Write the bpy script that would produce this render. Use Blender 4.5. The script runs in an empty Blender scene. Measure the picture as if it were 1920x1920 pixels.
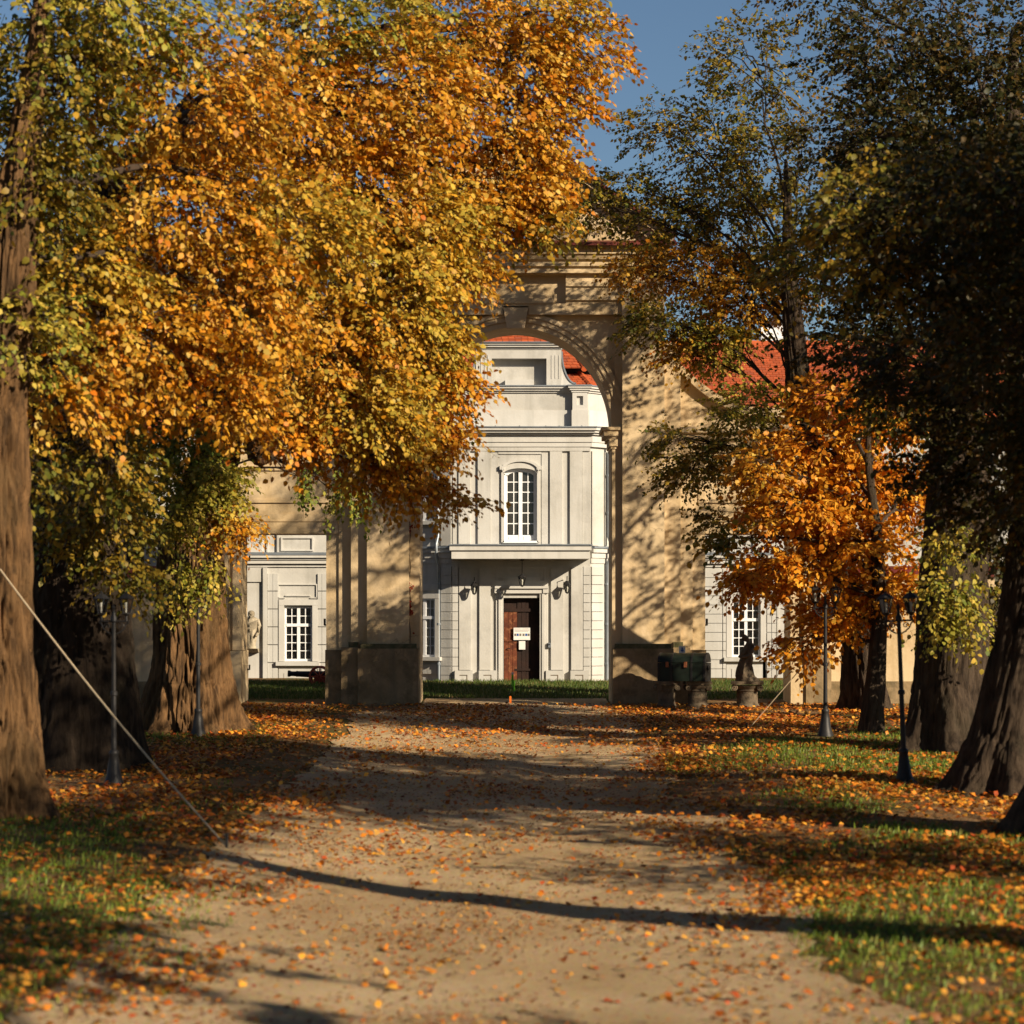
import bpy, bmesh, math, random
import numpy as np
from mathutils import Vector, Matrix, noise as mnoise
random.seed(7); R = math.radians
SC = bpy.context.scene
# ------------------------------------------------------------------ camera
F, CX, CY, HC = 4533.0, 967.0, 1150.0, 2.205      # focal length in photo pixels, vanishing point, eye height
cd = bpy.data.cameras.new('camera'); cam = bpy.data.objects.new('camera', cd); SC.collection.objects.link(cam)
cam.location = (0, 0, HC); cam.rotation_euler = (R(90), 0, 0)
cd.sensor_width = 36; cd.lens = 36*F/1920; cd.shift_x = -(CX-960)/1920; cd.shift_y = (CY-960)/1920
cd.clip_start = 0.5; cd.clip_end = 5000
cd.dof.use_dof = True; cd.dof.focus_distance = 62.0; cd.dof.aperture_fstop = 1.5
SC.camera = cam
# ------------------------------------------------------------------ sky, sun, exposure
AZ, EL = 50.0, 24.3                                # sun: degrees right of straight behind the camera, elevation
w = bpy.data.worlds.new('World'); SC.world = w; w.use_nodes = True
nt = w.node_tree; nt.nodes.clear()
sky = nt.nodes.new('ShaderNodeTexSky'); sky.sky_type = 'NISHITA'; sky.sun_disc = False
sky.sun_elevation = R(EL); sky.sun_rotation = R(180-AZ); sky.air_density = 1.0; sky.dust_density = 0.15; sky.ozone_density = 4.5
bg = nt.nodes.new('ShaderNodeBackground'); bg.inputs[1].default_value = 0.05
wo = nt.nodes.new('ShaderNodeOutputWorld'); nt.links.new(sky.outputs[0], bg.inputs[0]); nt.links.new(bg.outputs[0], wo.inputs[0])
ld = bpy.data.lights.new('sun', 'SUN'); ld.energy = 5.0; ld.angle = R(0.5); ld.color = (1.0, 0.88, 0.70)
sun = bpy.data.objects.new('sun', ld); SC.collection.objects.link(sun)
SV = Vector((math.sin(R(AZ))*math.cos(R(EL)), -math.cos(R(AZ))*math.cos(R(EL)), math.sin(R(EL))))
sun.rotation_euler = SV.to_track_quat('Z', 'Y').to_euler(); sun.location = SV*80
SC.view_settings.view_transform = 'Standard'; SC.view_settings.look = 'None'
SC.view_settings.exposure = 0.68; SC.view_settings.gamma = 1.0
SC.view_settings.use_white_balance = True; SC.view_settings.white_balance_temperature = 7000; SC.view_settings.white_balance_tint = 10   # camera set to 'cloudy', as the warm photograph suggests
SC.cycles.max_bounces = 6; SC.cycles.diffuse_bounces = 3; SC.cycles.transmission_bounces = 4
SC.cycles.transparent_max_bounces = 6; SC.cycles.use_denoising = True
SC.cycles.sample_clamp_indirect = 4.0

# ------------------------------------------------------------------ helpers
COL = SC.collection
def P(x, y, D): return Vector(((x-CX)*D/F, D, HC-(y-CY)*D/F))
def px(x, D): return (x-CX)*D/F
def pz(y, D): return HC-(y-CY)*D/F
def sstep(a, b, t):
    t = min(1, max(0, (t-a)/(b-a))); return t*t*(3-2*t)
def gz(X, Y):                                       # ground height: gentle rise to the palace, a shallow hollow drive
    b = 0.0236*(min(Y, 72)-58.15) if Y > -40 else 0.0236*(-98.15)
    k = 1-sstep(49, 57, Y)
    b -= 0.16*k*(1-sstep(1.5, 5.2, abs(X)))
    b -= .03*k*(math.exp(-((X+1.1)/.5)**2)+math.exp(-((X-.6)/.5)**2))
    near = 1-sstep(60, 90, abs(X)+abs(Y-40)*.5)
    if near > 0:
        b += near*(0.035*mnoise.noise(Vector((X*.33, Y*.22, 1.7)))*(.4+k) + 0.05*k*mnoise.noise(Vector((X*.12, Y*.16, 5.1)))
                   + 0.012*mnoise.noise(Vector((X*1.1, Y*.9, 9.3))))
    return b
def Dg(y): return 16215.0/(y-1043.0)                # distance of a ground point seen at image row y

def link(o): COL.objects.link(o); return o
def tag(o, label, cat, group=None):
    o['label'] = label; o['category'] = cat
    if group: o['group'] = group
    return o
def thing(name, label, cat, loc=(0, 0, 0), group=None):
    o = bpy.data.objects.new(name, None); link(o); o.location = loc; o.empty_display_size = .2
    return tag(o, label, cat, group)
def attach(o, parent):
    o.parent = parent
    L = parent.matrix_world.translation if parent.parent else parent.location
    o.matrix_parent_inverse = Matrix.Translation(-Vector(wloc(parent)))
    return o
def wloc(o):
    return o['_w'] if '_w' in o else tuple(o.location)

class MB:
    def __init__(s): s.v = []; s.f = []
    def add(s, vs, fs):
        n = len(s.v); s.v += [tuple(a) for a in vs]; s.f += [tuple(i+n for i in f) for f in fs]; return s
    def box(s, x0, x1, y0, y1, z0, z1):
        if x0 > x1: x0, x1 = x1, x0
        if z0 > z1: z0, z1 = z1, z0
        return s.add([(x0,y0,z0),(x1,y0,z0),(x1,y1,z0),(x0,y1,z0),(x0,y0,z1),(x1,y0,z1),(x1,y1,z1),(x0,y1,z1)],
                     [(0,1,5,4),(1,2,6,5),(2,3,7,6),(3,0,4,7),(4,5,6,7),(3,2,1,0)])
    def ext(s, poly, y0, y1):                       # polygon in (x, z), counter-clockwise seen from the camera, pushed from y0 to y1
        n = len(poly)
        vs = [(p[0], y0, p[1]) for p in poly]+[(p[0], y1, p[1]) for p in poly]
        fs = [tuple(range(n)), tuple(range(2*n-1, n-1, -1))]+[(i, i+n, (i+1) % n+n, (i+1) % n) for i in range(n)]
        return s.add(vs, fs)
    def profx(s, prof, x0, x1):                     # closed profile in (y, z) run along x
        n = len(prof)
        vs = [(x0, p[0], p[1]) for p in prof]+[(x1, p[0], p[1]) for p in prof]
        fs = [tuple(range(n)), tuple(range(2*n-1, n-1, -1))]+[(i, i+n, (i+1) % n+n, (i+1) % n) for i in range(n)]
        return s.add(vs, fs)
    def lathe(s, prof, n=16, c=(0, 0, 0), cap=True, ang=None):
        vs = []; fs = []
        for r, z in prof:
            for k in range(n):
                a = 2*math.pi*k/n+(ang or 0); vs.append((c[0]+r*math.cos(a), c[1]+r*math.sin(a), c[2]+z))
        for i in range(len(prof)-1):
            for k in range(n): fs.append((i*n+k, i*n+(k+1) % n, (i+1)*n+(k+1) % n, (i+1)*n+k))
        if cap: fs += [tuple(range(n-1, -1, -1)), tuple(range((len(prof)-1)*n, len(prof)*n))]
        return s.add(vs, fs)
    def tube(s, pts, rad, n=8):
        pts = [Vector(p) for p in pts]; vs = []; fs = []
        if not hasattr(rad, '__len__'): rad = [rad]*len(pts)
        ref = Vector((.123, .4, .9))
        for i, p in enumerate(pts):
            t = (pts[min(i+1, len(pts)-1)]-pts[max(i-1, 0)]).normalized()
            a = t.cross(ref)
            if a.length < .05: a = t.cross(Vector((1, 0, 0)))
            a.normalize(); b = t.cross(a)
            for k in range(n):
                q = 2*math.pi*k/n; vs.append(p+(a*math.cos(q)+b*math.sin(q))*rad[i])
        for i in range(len(pts)-1):
            for k in range(n): fs.append((i*n+k, i*n+(k+1) % n, (i+1)*n+(k+1) % n, (i+1)*n+k))
        fs += [tuple(range(n-1, -1, -1)), tuple(range((len(pts)-1)*n, len(pts)*n))]
        return s.add(vs, fs)
    def xf(s, M): s.v = [tuple(M @ Vector(v)) for v in s.v]; return s
    def mesh(s, name, m, smooth=False):
        me = bpy.data.meshes.new(name); me.from_pydata(s.v, [], s.f); me.materials.append(m)
        bm = bmesh.new(); bm.from_mesh(me); bmesh.ops.recalc_face_normals(bm, faces=bm.faces); bm.to_mesh(me); bm.free()
        if smooth:
            me.polygons.foreach_set('use_smooth', [True]*len(me.polygons))
            try: me.set_sharp_from_angle(angle=R(40))
            except Exception: pass
        return me
    def obj(s, name, m, parent=None, M=None, smooth=False, kind=None):
        if M is not None: s.xf(M)
        o = bpy.data.objects.new(name, s.mesh(name, m, smooth)); link(o)
        if parent is not None: attach(o, parent); o['_w'] = (0.0, 0.0, 0.0)
        if kind: o['kind'] = kind
        return o
UNIT = {}
def piece(name, m, x0, x1, y0, y1, z0, z1, parent, M=None):  # one box-shaped piece sharing a unit mesh with all others of its material
    k = m.name
    if k not in UNIT: UNIT[k] = MB().box(-.5, .5, -.5, .5, -.5, .5).mesh('block', m)
    o = bpy.data.objects.new(name, UNIT[k]); link(o)
    T = Matrix.Translation(((x0+x1)/2, (y0+y1)/2, (z0+z1)/2)) @ Matrix.Diagonal((abs(x1-x0), abs(y1-y0), abs(z1-z0), 1))
    if M is not None: T = M @ T
    o.parent = parent; o.matrix_parent_inverse = Matrix.Translation(-Vector(wloc(parent))); o.matrix_basis = T
    o['_w'] = (0.0, 0.0, 0.0)
    return o
# children of a part: the part's own matrix is identity in world space, so '_w' stays at the origin

# ------------------------------------------------------------------ materials
def nodes_of(name):
    m = bpy.data.materials.new(name); m.use_nodes = True; t = m.node_tree
    return m, t, t.nodes['Principled BSDF']
def N(t, kind, **kw):
    n = t.nodes.new(kind)
    for k, v in kw.items():
        if k.startswith('i_'): n.inputs[int(k[2:]) if k[2:].isdigit() else k[2:]].default_value = v
        else: setattr(n, k, v)
    return n
def ramp(t, fac, c1, c2, p1=.35, p2=.65):
    r = t.nodes.new('ShaderNodeValToRGB'); r.color_ramp.elements[0].position = p1; r.color_ramp.elements[1].position = p2
    r.color_ramp.elements[0].color = (*c1, 1); r.color_ramp.elements[1].color = (*c2, 1); t.links.new(fac, r.inputs[0]); return r.outputs[0]
def noise_at(t, scale, detail=4, stretch=None, rough=.55):
    g = t.nodes.new('ShaderNodeNewGeometry'); out = g.outputs['Position']
    if stretch:
        mp = t.nodes.new('ShaderNodeMapping'); mp.inputs['Scale'].default_value = stretch; t.links.new(out, mp.inputs[0]); out = mp.outputs[0]
    n = N(t, 'ShaderNodeTexNoise'); n.inputs['Scale'].default_value = scale; n.inputs['Detail'].default_value = detail; n.inputs['Roughness'].default_value = rough
    t.links.new(out, n.inputs['Vector']); return n.outputs[0]
def mix(t, fac, a, b, mode='MIX'):
    x = N(t, 'ShaderNodeMix', data_type='RGBA', blend_type=mode)
    if isinstance(fac, float): x.inputs[0].default_value = fac
    else: t.links.new(fac, x.inputs[0])
    for s, v in ((6, a), (7, b)):
        if isinstance(v, tuple): x.inputs[s].default_value = (*v, 1)
        else: t.links.new(v, x.inputs[s])
    return x.outputs[2]
def bump(t, b, h, dist, strength=1.0):
    n = N(t, 'ShaderNodeBump'); n.inputs['Distance'].default_value = dist; n.inputs['Strength'].default_value = strength
    t.links.new(h, n.inputs['Height']); t.links.new(n.outputs[0], b.inputs['Normal'])
def mat(name, c1, c2=None, scale=2.0, rough=.8, bscale=None, bdist=.005, metal=0, stain=None, stainscale=.6, streak=None, spec=.3, crack=None):
    m, t, b = nodes_of(name); b.inputs['Roughness'].default_value = rough; b.inputs['Metallic'].default_value = metal
    b.inputs['Specular IOR Level'].default_value = spec
    c2 = c2 or tuple(v*.8 for v in c1)
    col = ramp(t, noise_at(t, scale), c1, c2)
    if stain:
        f = ramp(t, noise_at(t, stainscale, 6, rough=.68), (0, 0, 0), (1, 1, 1), .5, .72); col = mix(t, f, col, stain)
    if streak:
        f = ramp(t, noise_at(t, 1.0, 5, (3.2, 3.2, .22), .65), (0, 0, 0), (.8, .8, .8), .5, .74); col = mix(t, f, col, streak)
    if crack:                                        # hairline cracks, only here and there
        v = N(t, 'ShaderNodeTexVoronoi', feature='DISTANCE_TO_EDGE'); v.inputs['Scale'].default_value = crack
        g = N(t, 'ShaderNodeNewGeometry'); nn = N(t, 'ShaderNodeTexNoise'); nn.inputs['Scale'].default_value = 1.7; nn.inputs['Detail'].default_value = 7
        t.links.new(g.outputs['Position'], nn.inputs['Vector']); ad = N(t, 'ShaderNodeVectorMath', operation='ADD'); t.links.new(g.outputs['Position'], ad.inputs[0]); t.links.new(nn.outputs['Color'], ad.inputs[1]); t.links.new(ad.outputs[0], v.inputs['Vector'])
        ln = ramp(t, v.outputs['Distance'], (1, 1, 1), (0, 0, 0), .0, .006); mk = ramp(t, noise_at(t, .5, 3), (0, 0, 0), (.75, .75, .75), .5, .58)
        mm = N(t, 'ShaderNodeMath', operation='MULTIPLY'); t.links.new(ln, mm.inputs[0]); t.links.new(mk, mm.inputs[1]); col = mix(t, mm.outputs[0], col, tuple(c*.35 for c in c1))
    t.links.new(col, b.inputs['Base Color'])
    if bscale: bump(t, b, noise_at(t, bscale, 5), bdist)
    return m
M_gate = mat('gate_plaster', (.60,.46,.285), (.54,.40,.235), 1.3, .9, 14, .008, stain=(.42,.295,.15), stainscale=.8, streak=(.42,.30,.16), crack=.55)
M_plinth = mat('weathered_plinth', (.32,.225,.125), (.21,.145,.075), 2.2, .95, 9, .02, stain=(.085,.068,.034), stainscale=1.6, streak=(.15,.12,.075), crack=.8)
M_moss = mat('mossy_stone', (.13,.11,.06), (.07,.07,.03), 7, .95, 20, .02)
M_pal = mat('palace_plaster', (.51,.50,.475), (.46,.445,.41), 1.1, .88, 16, .004, stain=(.36,.35,.325), stainscale=.9, streak=(.33,.32,.29))
M_pal2 = mat('palace_trim', (.54,.53,.505), (.485,.47,.44), 1.6, .85, 18, .003, streak=(.39,.385,.36))
M_block = mat('palace_block', (.50,.495,.475), (.44,.43,.405), 1.4, .88, 15, .004, streak=(.38,.37,.34))
M_zinc = mat('zinc_flashing', (.30,.34,.38), (.24,.27,.31), 3, .45, metal=.6)
M_red = mat('red_cap', (.16,.028,.018), (.10,.02,.014), 3, .6)
M_tile = None
M_white = mat('white_paint', (.80,.81,.82), (.76,.77,.78), 4, .45)
M_dwood = mat('dark_door_wood', (.028,.012,.008), (.016,.008,.006), 4, .6, bscale=30, bdist=.004)
M_rwood = mat('red_brown_wood', (.17,.045,.018), (.09,.024,.011), 3.5, .6, bscale=24, bdist=.004, stain=(.30,.12,.05), stainscale=9)
M_brick = mat('brick', (.38,.24,.12), (.28,.16,.08), 9, .9, 20, .006)
M_iron = mat('black_iron', (.018,.018,.02), (.028,.026,.025), 8, .5, 60, .001, metal=.2)
M_bark = None
M_stone = mat('statue_stone', (.42,.36,.27), (.28,.23,.16), 6, .95, 25, .01, stain=(.14,.12,.08), stainscale=4)
M_dstone = mat('dark_old_stone', (.17,.125,.08), (.10,.075,.05), 6, .95, 22, .015, stain=(.05,.045,.03), stainscale=5)
M_green = mat('green_chest_paint', (.010,.019,.012), (.007,.012,.008), 6, .55, 30, .002)
M_rust = mat('rusty_latch', (.30,.10,.04), (.18,.06,.03), 12, .8)
M_paper = mat('paper', (.72,.71,.68), (.68,.67,.64), 5, .7)
M_ink = mat('print_ink', (.12,.12,.13), (.2,.17,.12), 40, .8)
M_blue = mat('blue_print', (.02,.08,.30), (.02,.07,.25), 5, .6)
M_sgreen = mat('stake_green', (.20,.66,.05), (.17,.60,.05), 5, .6)
M_sorange = mat('stake_orange', (.75,.16,.015), (.65,.13,.01), 5, .6)
M_rope = mat('rope_fibre', (.50,.40,.27), (.40,.31,.20), 40, .9, 120, .003)
M_cred = mat('carriage_red', (.42,.085,.045), (.32,.06,.035), 8, .6)
M_curtain = mat('curtain_cloth', (.46,.45,.42), (.32,.31,.29), 6.0, .9)
def glass(name, c=(.035,.033,.03)):
    m, t, b = nodes_of(name); b.inputs['Base Color'].default_value = (*c, 1); b.inputs['Roughness'].default_value = .05
    b.inputs['Specular IOR Level'].default_value = .5; return m
M_glass = glass('window_glass')
def clear_glass(name, tint=(.9, .9, .85)):
    m, t, b = nodes_of(name); t.nodes.remove(b)
    tr = N(t, 'ShaderNodeBsdfTransparent'); tr.inputs[0].default_value = (*tint, 1)
    gl = N(t, 'ShaderNodeBsdfGlossy'); gl.inputs['Roughness'].default_value = .05
    fr = N(t, 'ShaderNodeFresnel'); mx = N(t, 'ShaderNodeMixShader'); o = t.nodes['Material Output']
    t.links.new(fr.outputs[0], mx.inputs[0]); t.links.new(tr.outputs[0], mx.inputs[1]); t.links.new(gl.outputs[0], mx.inputs[2]); t.links.new(mx.outputs[0], o.inputs[0])
    return m
M_lglass = clear_glass('lantern_glass', (.82, .82, .78)); M_pane = clear_glass('window_pane', (.97, .97, .97))
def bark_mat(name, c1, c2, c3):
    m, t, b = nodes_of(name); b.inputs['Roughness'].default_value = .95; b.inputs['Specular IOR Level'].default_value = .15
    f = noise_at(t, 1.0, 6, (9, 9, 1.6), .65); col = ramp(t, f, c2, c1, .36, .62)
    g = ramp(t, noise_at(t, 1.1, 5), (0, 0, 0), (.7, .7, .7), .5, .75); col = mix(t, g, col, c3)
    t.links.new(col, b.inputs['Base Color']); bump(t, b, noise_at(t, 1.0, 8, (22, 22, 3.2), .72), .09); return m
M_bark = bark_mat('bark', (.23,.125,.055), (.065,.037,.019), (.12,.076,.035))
M_barkk = bark_mat('shade_black_bark', (.055,.038,.026), (.02,.014,.01), (.04,.034,.02)); M_barkd = bark_mat('dark_bark', (.095,.066,.045), (.03,.021,.015), (.06,.05,.03))  # near-black copy stands in for deep shade on the second left trunk
M_twig = mat('twig_bark', (.055,.036,.024), (.035,.025,.018), 10, .9)
def leaf_mat(name, trans=.35):
    m, t, b = nodes_of(name); a = N(t, 'ShaderNodeAttribute', attribute_name='Col')
    b.inputs['Roughness'].default_value = .5; b.inputs['Specular IOR Level'].default_value = .25
    t.links.new(a.outputs[0], b.inputs['Base Color'])
    tl = N(t, 'ShaderNodeBsdfTranslucent'); g = N(t, 'ShaderNodeGamma'); g.inputs[1].default_value = 1.15
    t.links.new(a.outputs[0], g.inputs[0]); t.links.new(g.outputs[0], tl.inputs[0])
    mx = N(t, 'ShaderNodeMixShader'); mx.inputs[0].default_value = trans; o = t.nodes['Material Output']
    t.links.new(b.outputs[0], mx.inputs[1]); t.links.new(tl.outputs[0], mx.inputs[2]); t.links.new(mx.outputs[0], o.inputs[0]); return m
M_leaf = leaf_mat('leaf'); M_grass = leaf_mat('grass_blade', .3); M_litter = leaf_mat('fallen_leaf', .12)
def tile_mat():
    m, t, b = nodes_of('roof_tile'); b.inputs['Roughness'].default_value = .75
    a = N(t, 'ShaderNodeAttribute', attribute_name='Col'); c = mix(t, ramp(t, noise_at(t, 3), (0,0,0), (.5,.5,.5)), a.outputs[0], (.30,.06,.02))
    t.links.new(c, b.inputs['Base Color']); return m
M_tile = tile_mat()
M_ridge = mat('ridge_tile', (.48,.105,.03), (.36,.075,.025), 5, .75)
# ------------------------------------------------------------------ ground and drive
def axis(core0, core1, step, far, grow=1.25):
    a = list(np.arange(core0, core1+1e-6, step)); s = step; x = core1; hi = []
    while x < far: s *= grow; x += s; hi.append(x)
    s = step; x = core0; lo = []
    while x > -far: s *= grow; x -= s; lo.append(x)
    return lo[::-1]+a+hi
def m_ground():
    m, t, b = nodes_of('verge_soil'); b.inputs['Roughness'].default_value = .95; b.inputs['Specular IOR Level'].default_value = .1
    c = ramp(t, noise_at(t, 2.2, 6), (.15,.09,.045), (.25,.155,.078))
    g = ramp(t, noise_at(t, .38, 5), (0,0,0), (1,1,1), .44, .56); c = mix(t, g, c, (.07,.07,.022))
    l = ramp(t, noise_at(t, 9, 4, rough=.7), (0,0,0), (1,1,1), .52, .62); c = mix(t, l, c, (.27,.105,.022))
    t.links.new(c, b.inputs['Base Color']); bump(t, b, noise_at(t, 14, 6), .05); return m
def m_drive():
    m, t, b = nodes_of('drive_gravel'); b.inputs['Roughness'].default_value = .95; b.inputs['Specular IOR Level'].default_value = .1
    c = ramp(t, noise_at(t, .7, 5), (.70,.51,.30), (.55,.385,.21))
    v = N(t, 'ShaderNodeTexVoronoi'); v.inputs['Scale'].default_value = 34; v.inputs['Randomness'].default_value = 1.0; g = N(t, 'ShaderNodeNewGeometry'); t.links.new(g.outputs['Position'], v.inputs['Vector'])
    c = mix(t, .28, c, v.outputs['Color'], 'SOFT_LIGHT'); c = mix(t, ramp(t, noise_at(t, .22, 6, (1.6,.7,1), .6), (0,0,0), (.8,.8,.8), .45, .7), c, (.44,.28,.14))
    l = ramp(t, noise_at(t, 7, 5, rough=.75), (0,0,0), (1,1,1), .62, .70); c = mix(t, l, c, (.28,.16,.07))
    t.links.new(c, b.inputs['Base Color']); bump(t, b, noise_at(t, 15, 8, None, .8), .09); return m
xs = axis(-14, 14, .35, 1800, 1.3); ys = axis(14, 72, .35, 2500, 1.3)
mb = MB(); nx = len(xs)
mb.v = [(x, y, gz(x, y)) for y in ys for x in xs]
mb.f = [(j*nx+i, j*nx+i+1, (j+1)*nx+i+1, (j+1)*nx+i) for j in range(len(ys)-1) for i in range(nx-1)]
ground = mb.obj('ground', m_ground(), smooth=True); ground['kind'] = 'structure'
def drive_edge(Y, s):
    e = mnoise.noise(Vector((s*7, Y*.25, 3)))*.55+mnoise.noise(Vector((s*9, Y*1.3, 8)))*.22
    wdt = 2.9 if s > 0 else 3.3
    return s*(wdt+e+.30*mnoise.noise(Vector((s*5, Y*3.1, 2)))+.35*(1-sstep(20, 40, Y)))+(-.25)
mb = MB(); yy = list(np.arange(8, 60.6, .3)); K = 22
for Y in yy:
    a, c = drive_edge(Y, -1), drive_edge(Y, 1)
    if Y > 56: a, c = max(a, -2.25), min(c, 2.25)
    for k in range(K+1):
        X = a+(c-a)*k/K; mb.v.append((X, Y, gz(X, Y)+.02))
mb.f = [(j*(K+1)+i, j*(K+1)+i+1, (j+1)*(K+1)+i+1, (j+1)*(K+1)+i) for j in range(len(yy)-1) for i in range(K)]
drive = mb.obj('driveway', m_drive(), smooth=True); drive['kind'] = 'structure'

# ------------------------------------------------------------------ gate
GD = 58.15; S = F/GD
def GX(h): return h/S                               # half offsets in photo pixels at the gate plane
def GZ(y): return pz(y, GD)
gate = thing('baroque_gate', 'ochre plastered baroque gate with tall central arch and pediment across the drive', 'gate', (0, GD, 0))
YB = GD+1.9
zs, rad = GZ(800), GX(180)
YC = GD+.28                                         # face of the central bay
mb = MB(); n = 48; ztop = GZ(470)
ap = [(rad*math.cos(math.pi-math.pi*k/n), zs+rad*1.045*math.sin(math.pi*k/n)) for k in range(n+1)]
vs = []; fs = []
for yv in (YC, YB):
    vs += [(a, yv, z) for a, z in ap]+[(a, yv, ztop) for a, z in ap]
o2 = 2*(n+1)
for k in range(n):
    fs += [(k, k+1, n+2+k, n+1+k), (o2+k, o2+n+1+k, o2+n+2+k, o2+k+1), (k, o2+k, o2+k+1, k+1)]
mb.add(vs, fs)
XP = GX(200)
for s in (-1, 1):                                   # masonry either side of the arch
    x0, x1 = s*rad, s*(XP+.3)
    mb.box(x0, x1, YC, YB, -.25, ztop)
mb.obj('wall', M_gate, gate)
# archivolt in three fasciae with separate voussoir-like bands
for i, (a, b_, pr) in enumerate(((1.0, .055, .05), (1.055, .05, .085), (1.105, .045, .12))):
    mb = MB(); r0, r1 = rad*a+.002, rad*(a+b_)
    inn = [(r0*math.cos(math.pi-math.pi*k/n), zs+r0*1.045*math.sin(math.pi*k/n)) for k in range(n+1)]
    out = [(r1*math.cos(math.pi-math.pi*k/n), zs+r1*1.045*math.sin(math.pi*k/n)) for k in range(n+1)]
    for k in range(n): mb.ext([inn[k], inn[k+1], out[k+1], out[k]], YC-pr, YC+.02)
    mb.obj('archivolt', M_gate, gate)
kz0, kz1 = GZ(613), GZ(576)
MB().ext([(-.21, kz0-.03), (.21, kz0-.03), (.30, kz1), (-.30, kz1)], YC-.24, YC+.02).obj('keystone', M_gate, gate)
for s in (-1, 1):
    # impost pilasters, their capitals, and the strip above
    MB().box(s*GX(181), s*GX(199.7), YC-.14, YB-.02, GZ(1215), GZ(838)).obj('impost_pilaster', M_gate, gate)
    cap = MB()
    for (ya, yb, grow, pr) in ((800, 806, 20, .24), (806, 817, 15, .20), (817, 823, 9, .17), (823, 836, 5, .19), (836, 841, 2, .16)):
        cap.box(s*(GX(181)-grow/S), s*GX(199.6), YC-pr, YB+.02-.01*grow/20, GZ(yb), GZ(ya))
    cap.obj('impost_capital', M_gate, gate)
    MB().box(s*GX(186), s*GX(199.6), YC-.07, YC+.01, GZ(799), GZ(592)).obj('pilaster_strip', M_gate, gate)
    # main pier, stepping back in two stages to the side gateway
    MB().box(s*GX(200), s*GX(279), GD, YB-.04, GZ(1212), GZ(512)).obj('pier', M_gate, gate)
    MB().box(s*GX(279.2), s*GX(310), GD+.19, YB-.06, GZ(1216), GZ(640)).obj('pier_step', M_gate, gate)
    MB().box(s*GX(310.2), s*GX(334), GD+.38, YB-.08, GZ(1220), GZ(806)).obj('jamb_pilaster', M_gate, gate)
    MB().box(s*GX(334.2), s*GX(358), GD+.44, YB-.10, GZ(1220), GZ(806)).obj('jamb', M_gate, gate)
    # plinths
    g = -.3
    MB().box(s*GX(181.5), s*GX(295), GD-.24, YB+.06, g, GZ(1216)).obj('plinth', M_plinth, gate)
    MB().box(s*GX(186), s*GX(291), GD-.17, YB+.04, GZ(1216), GZ(1207)).obj('plinth_cap', M_moss, gate)
    MB().box(s*GX(295.2), s*GX(327), GD-.02, YB+.05, g, GZ(1214)).obj('plinth', M_plinth, gate)
    MB().box(s*GX(327.2), s*GX(359), GD+.26, YB+.04, g, GZ(1219)).obj('plinth', M_plinth, gate)
    MB().box(s*GX(296), s*GX(314), GD+.05, YB, GZ(1214), GZ(1204)).obj('plinth_cap', M_moss, gate)
    # side gateway wall: lintel, panel, cornice, sweeping ramp
    YS = GD+.46
    MB().box(s*GX(310.4), s*GX(590), YS, YB-.12, GZ(999), GZ(806)).obj('side_wall', M_gate, gate)
    MB().box(s*GX(334.5), s*GX(556), YS-.05, YS+.01, GZ(999.5), GZ(978)).obj('lintel', M_gate, gate)
    MB().box(s*GX(334.5), s*GX(556), YS-.03, YS+.01, GZ(976.5), GZ(962)).obj('lintel', M_gate, gate)
    for (x0, x1, ya, yb) in ((345, 352, 935, 880), (530, 537, 935, 880), (345, 537, 880, 874), (345, 537, 941, 935)):
        MB().box(s*GX(x0), s*GX(x1), YS-.045, YS+.01, GZ(ya), GZ(yb)).obj('panel_moulding', M_gate, gate)
    prof = [(YS+.01, GZ(846)), (YS-.05, GZ(846)), (YS-.05, GZ(838)), (YS-.12, GZ(836)), (YS-.12, GZ(828)), (YS-.2, GZ(822)), (YS-.26, GZ(812)), (YS-.33, GZ(810)), (YS-.33, GZ(800)), (YS+.01, GZ(796))]
    MB().profx(prof, s*GX(310.6), s*GX(592)).obj('cornice', M_gate, gate)
    ramp_pts = [(s*GX(279.4), GZ(800)), (s*GX(592), GZ(800)), (s*GX(592), GZ(772))]
    for k in range(15):
        a = k/14; h = 470-(470-300)*a; ramp_pts.append((s*GX(h), GZ(768-95*(a**2.0)*1.0)))
    ramp_pts.append((s*GX(279.4), GZ(668)))
    if s < 0: ramp_pts = ramp_pts[::-1]
    MB().ext(ramp_pts, YS+.05, YB-.3).obj('ramp', M_gate, gate)
    cp = MB(); top = [(s*GX(593), GZ(771))]+[(s*GX(470-170*k/14), GZ(767-95*(k/14)**2)) for k in range(15)]
    for k in range(len(top)-1):
        (xa, za), (xb, zb) = top[k], top[k+1]
        cp.ext([(xa, za-.16), (xb, zb-.16), (xb, zb+.06), (xa, za+.06)] if s < 0 else [(xb, zb-.16), (xa, za-.16), (xa, za+.06), (xb, zb+.06)], YS-.14, YB-.1)
    cp.obj('ramp_coping', M_gate, gate)
    # outer pier
    MB().box(s*GX(519), s*GX(535), GD+.44, YB-.10, GZ(1220), GZ(999.6)).obj('jamb', M_gate, gate)
    MB().box(s*GX(535.2), s*GX(543), GD+.50, YB-.14, GZ(1220), GZ(999.6)).obj('groove', M_gate, gate)
    MB().box(s*GX(543.2), s*GX(590), GD+.36, YB-.09, GZ(1220), GZ(848)).obj('outer_pier', M_gate, gate)
    MB().box(s*GX(518), s*GX(546), GD+.26, YB+.04, g, GZ(1221)).obj('plinth', M_gate, gate)
    MB().box(s*GX(546.2), s*GX(594), GD+.20, YB+.05, g, GZ(1217)).obj('plinth', M_plinth, gate)
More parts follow.
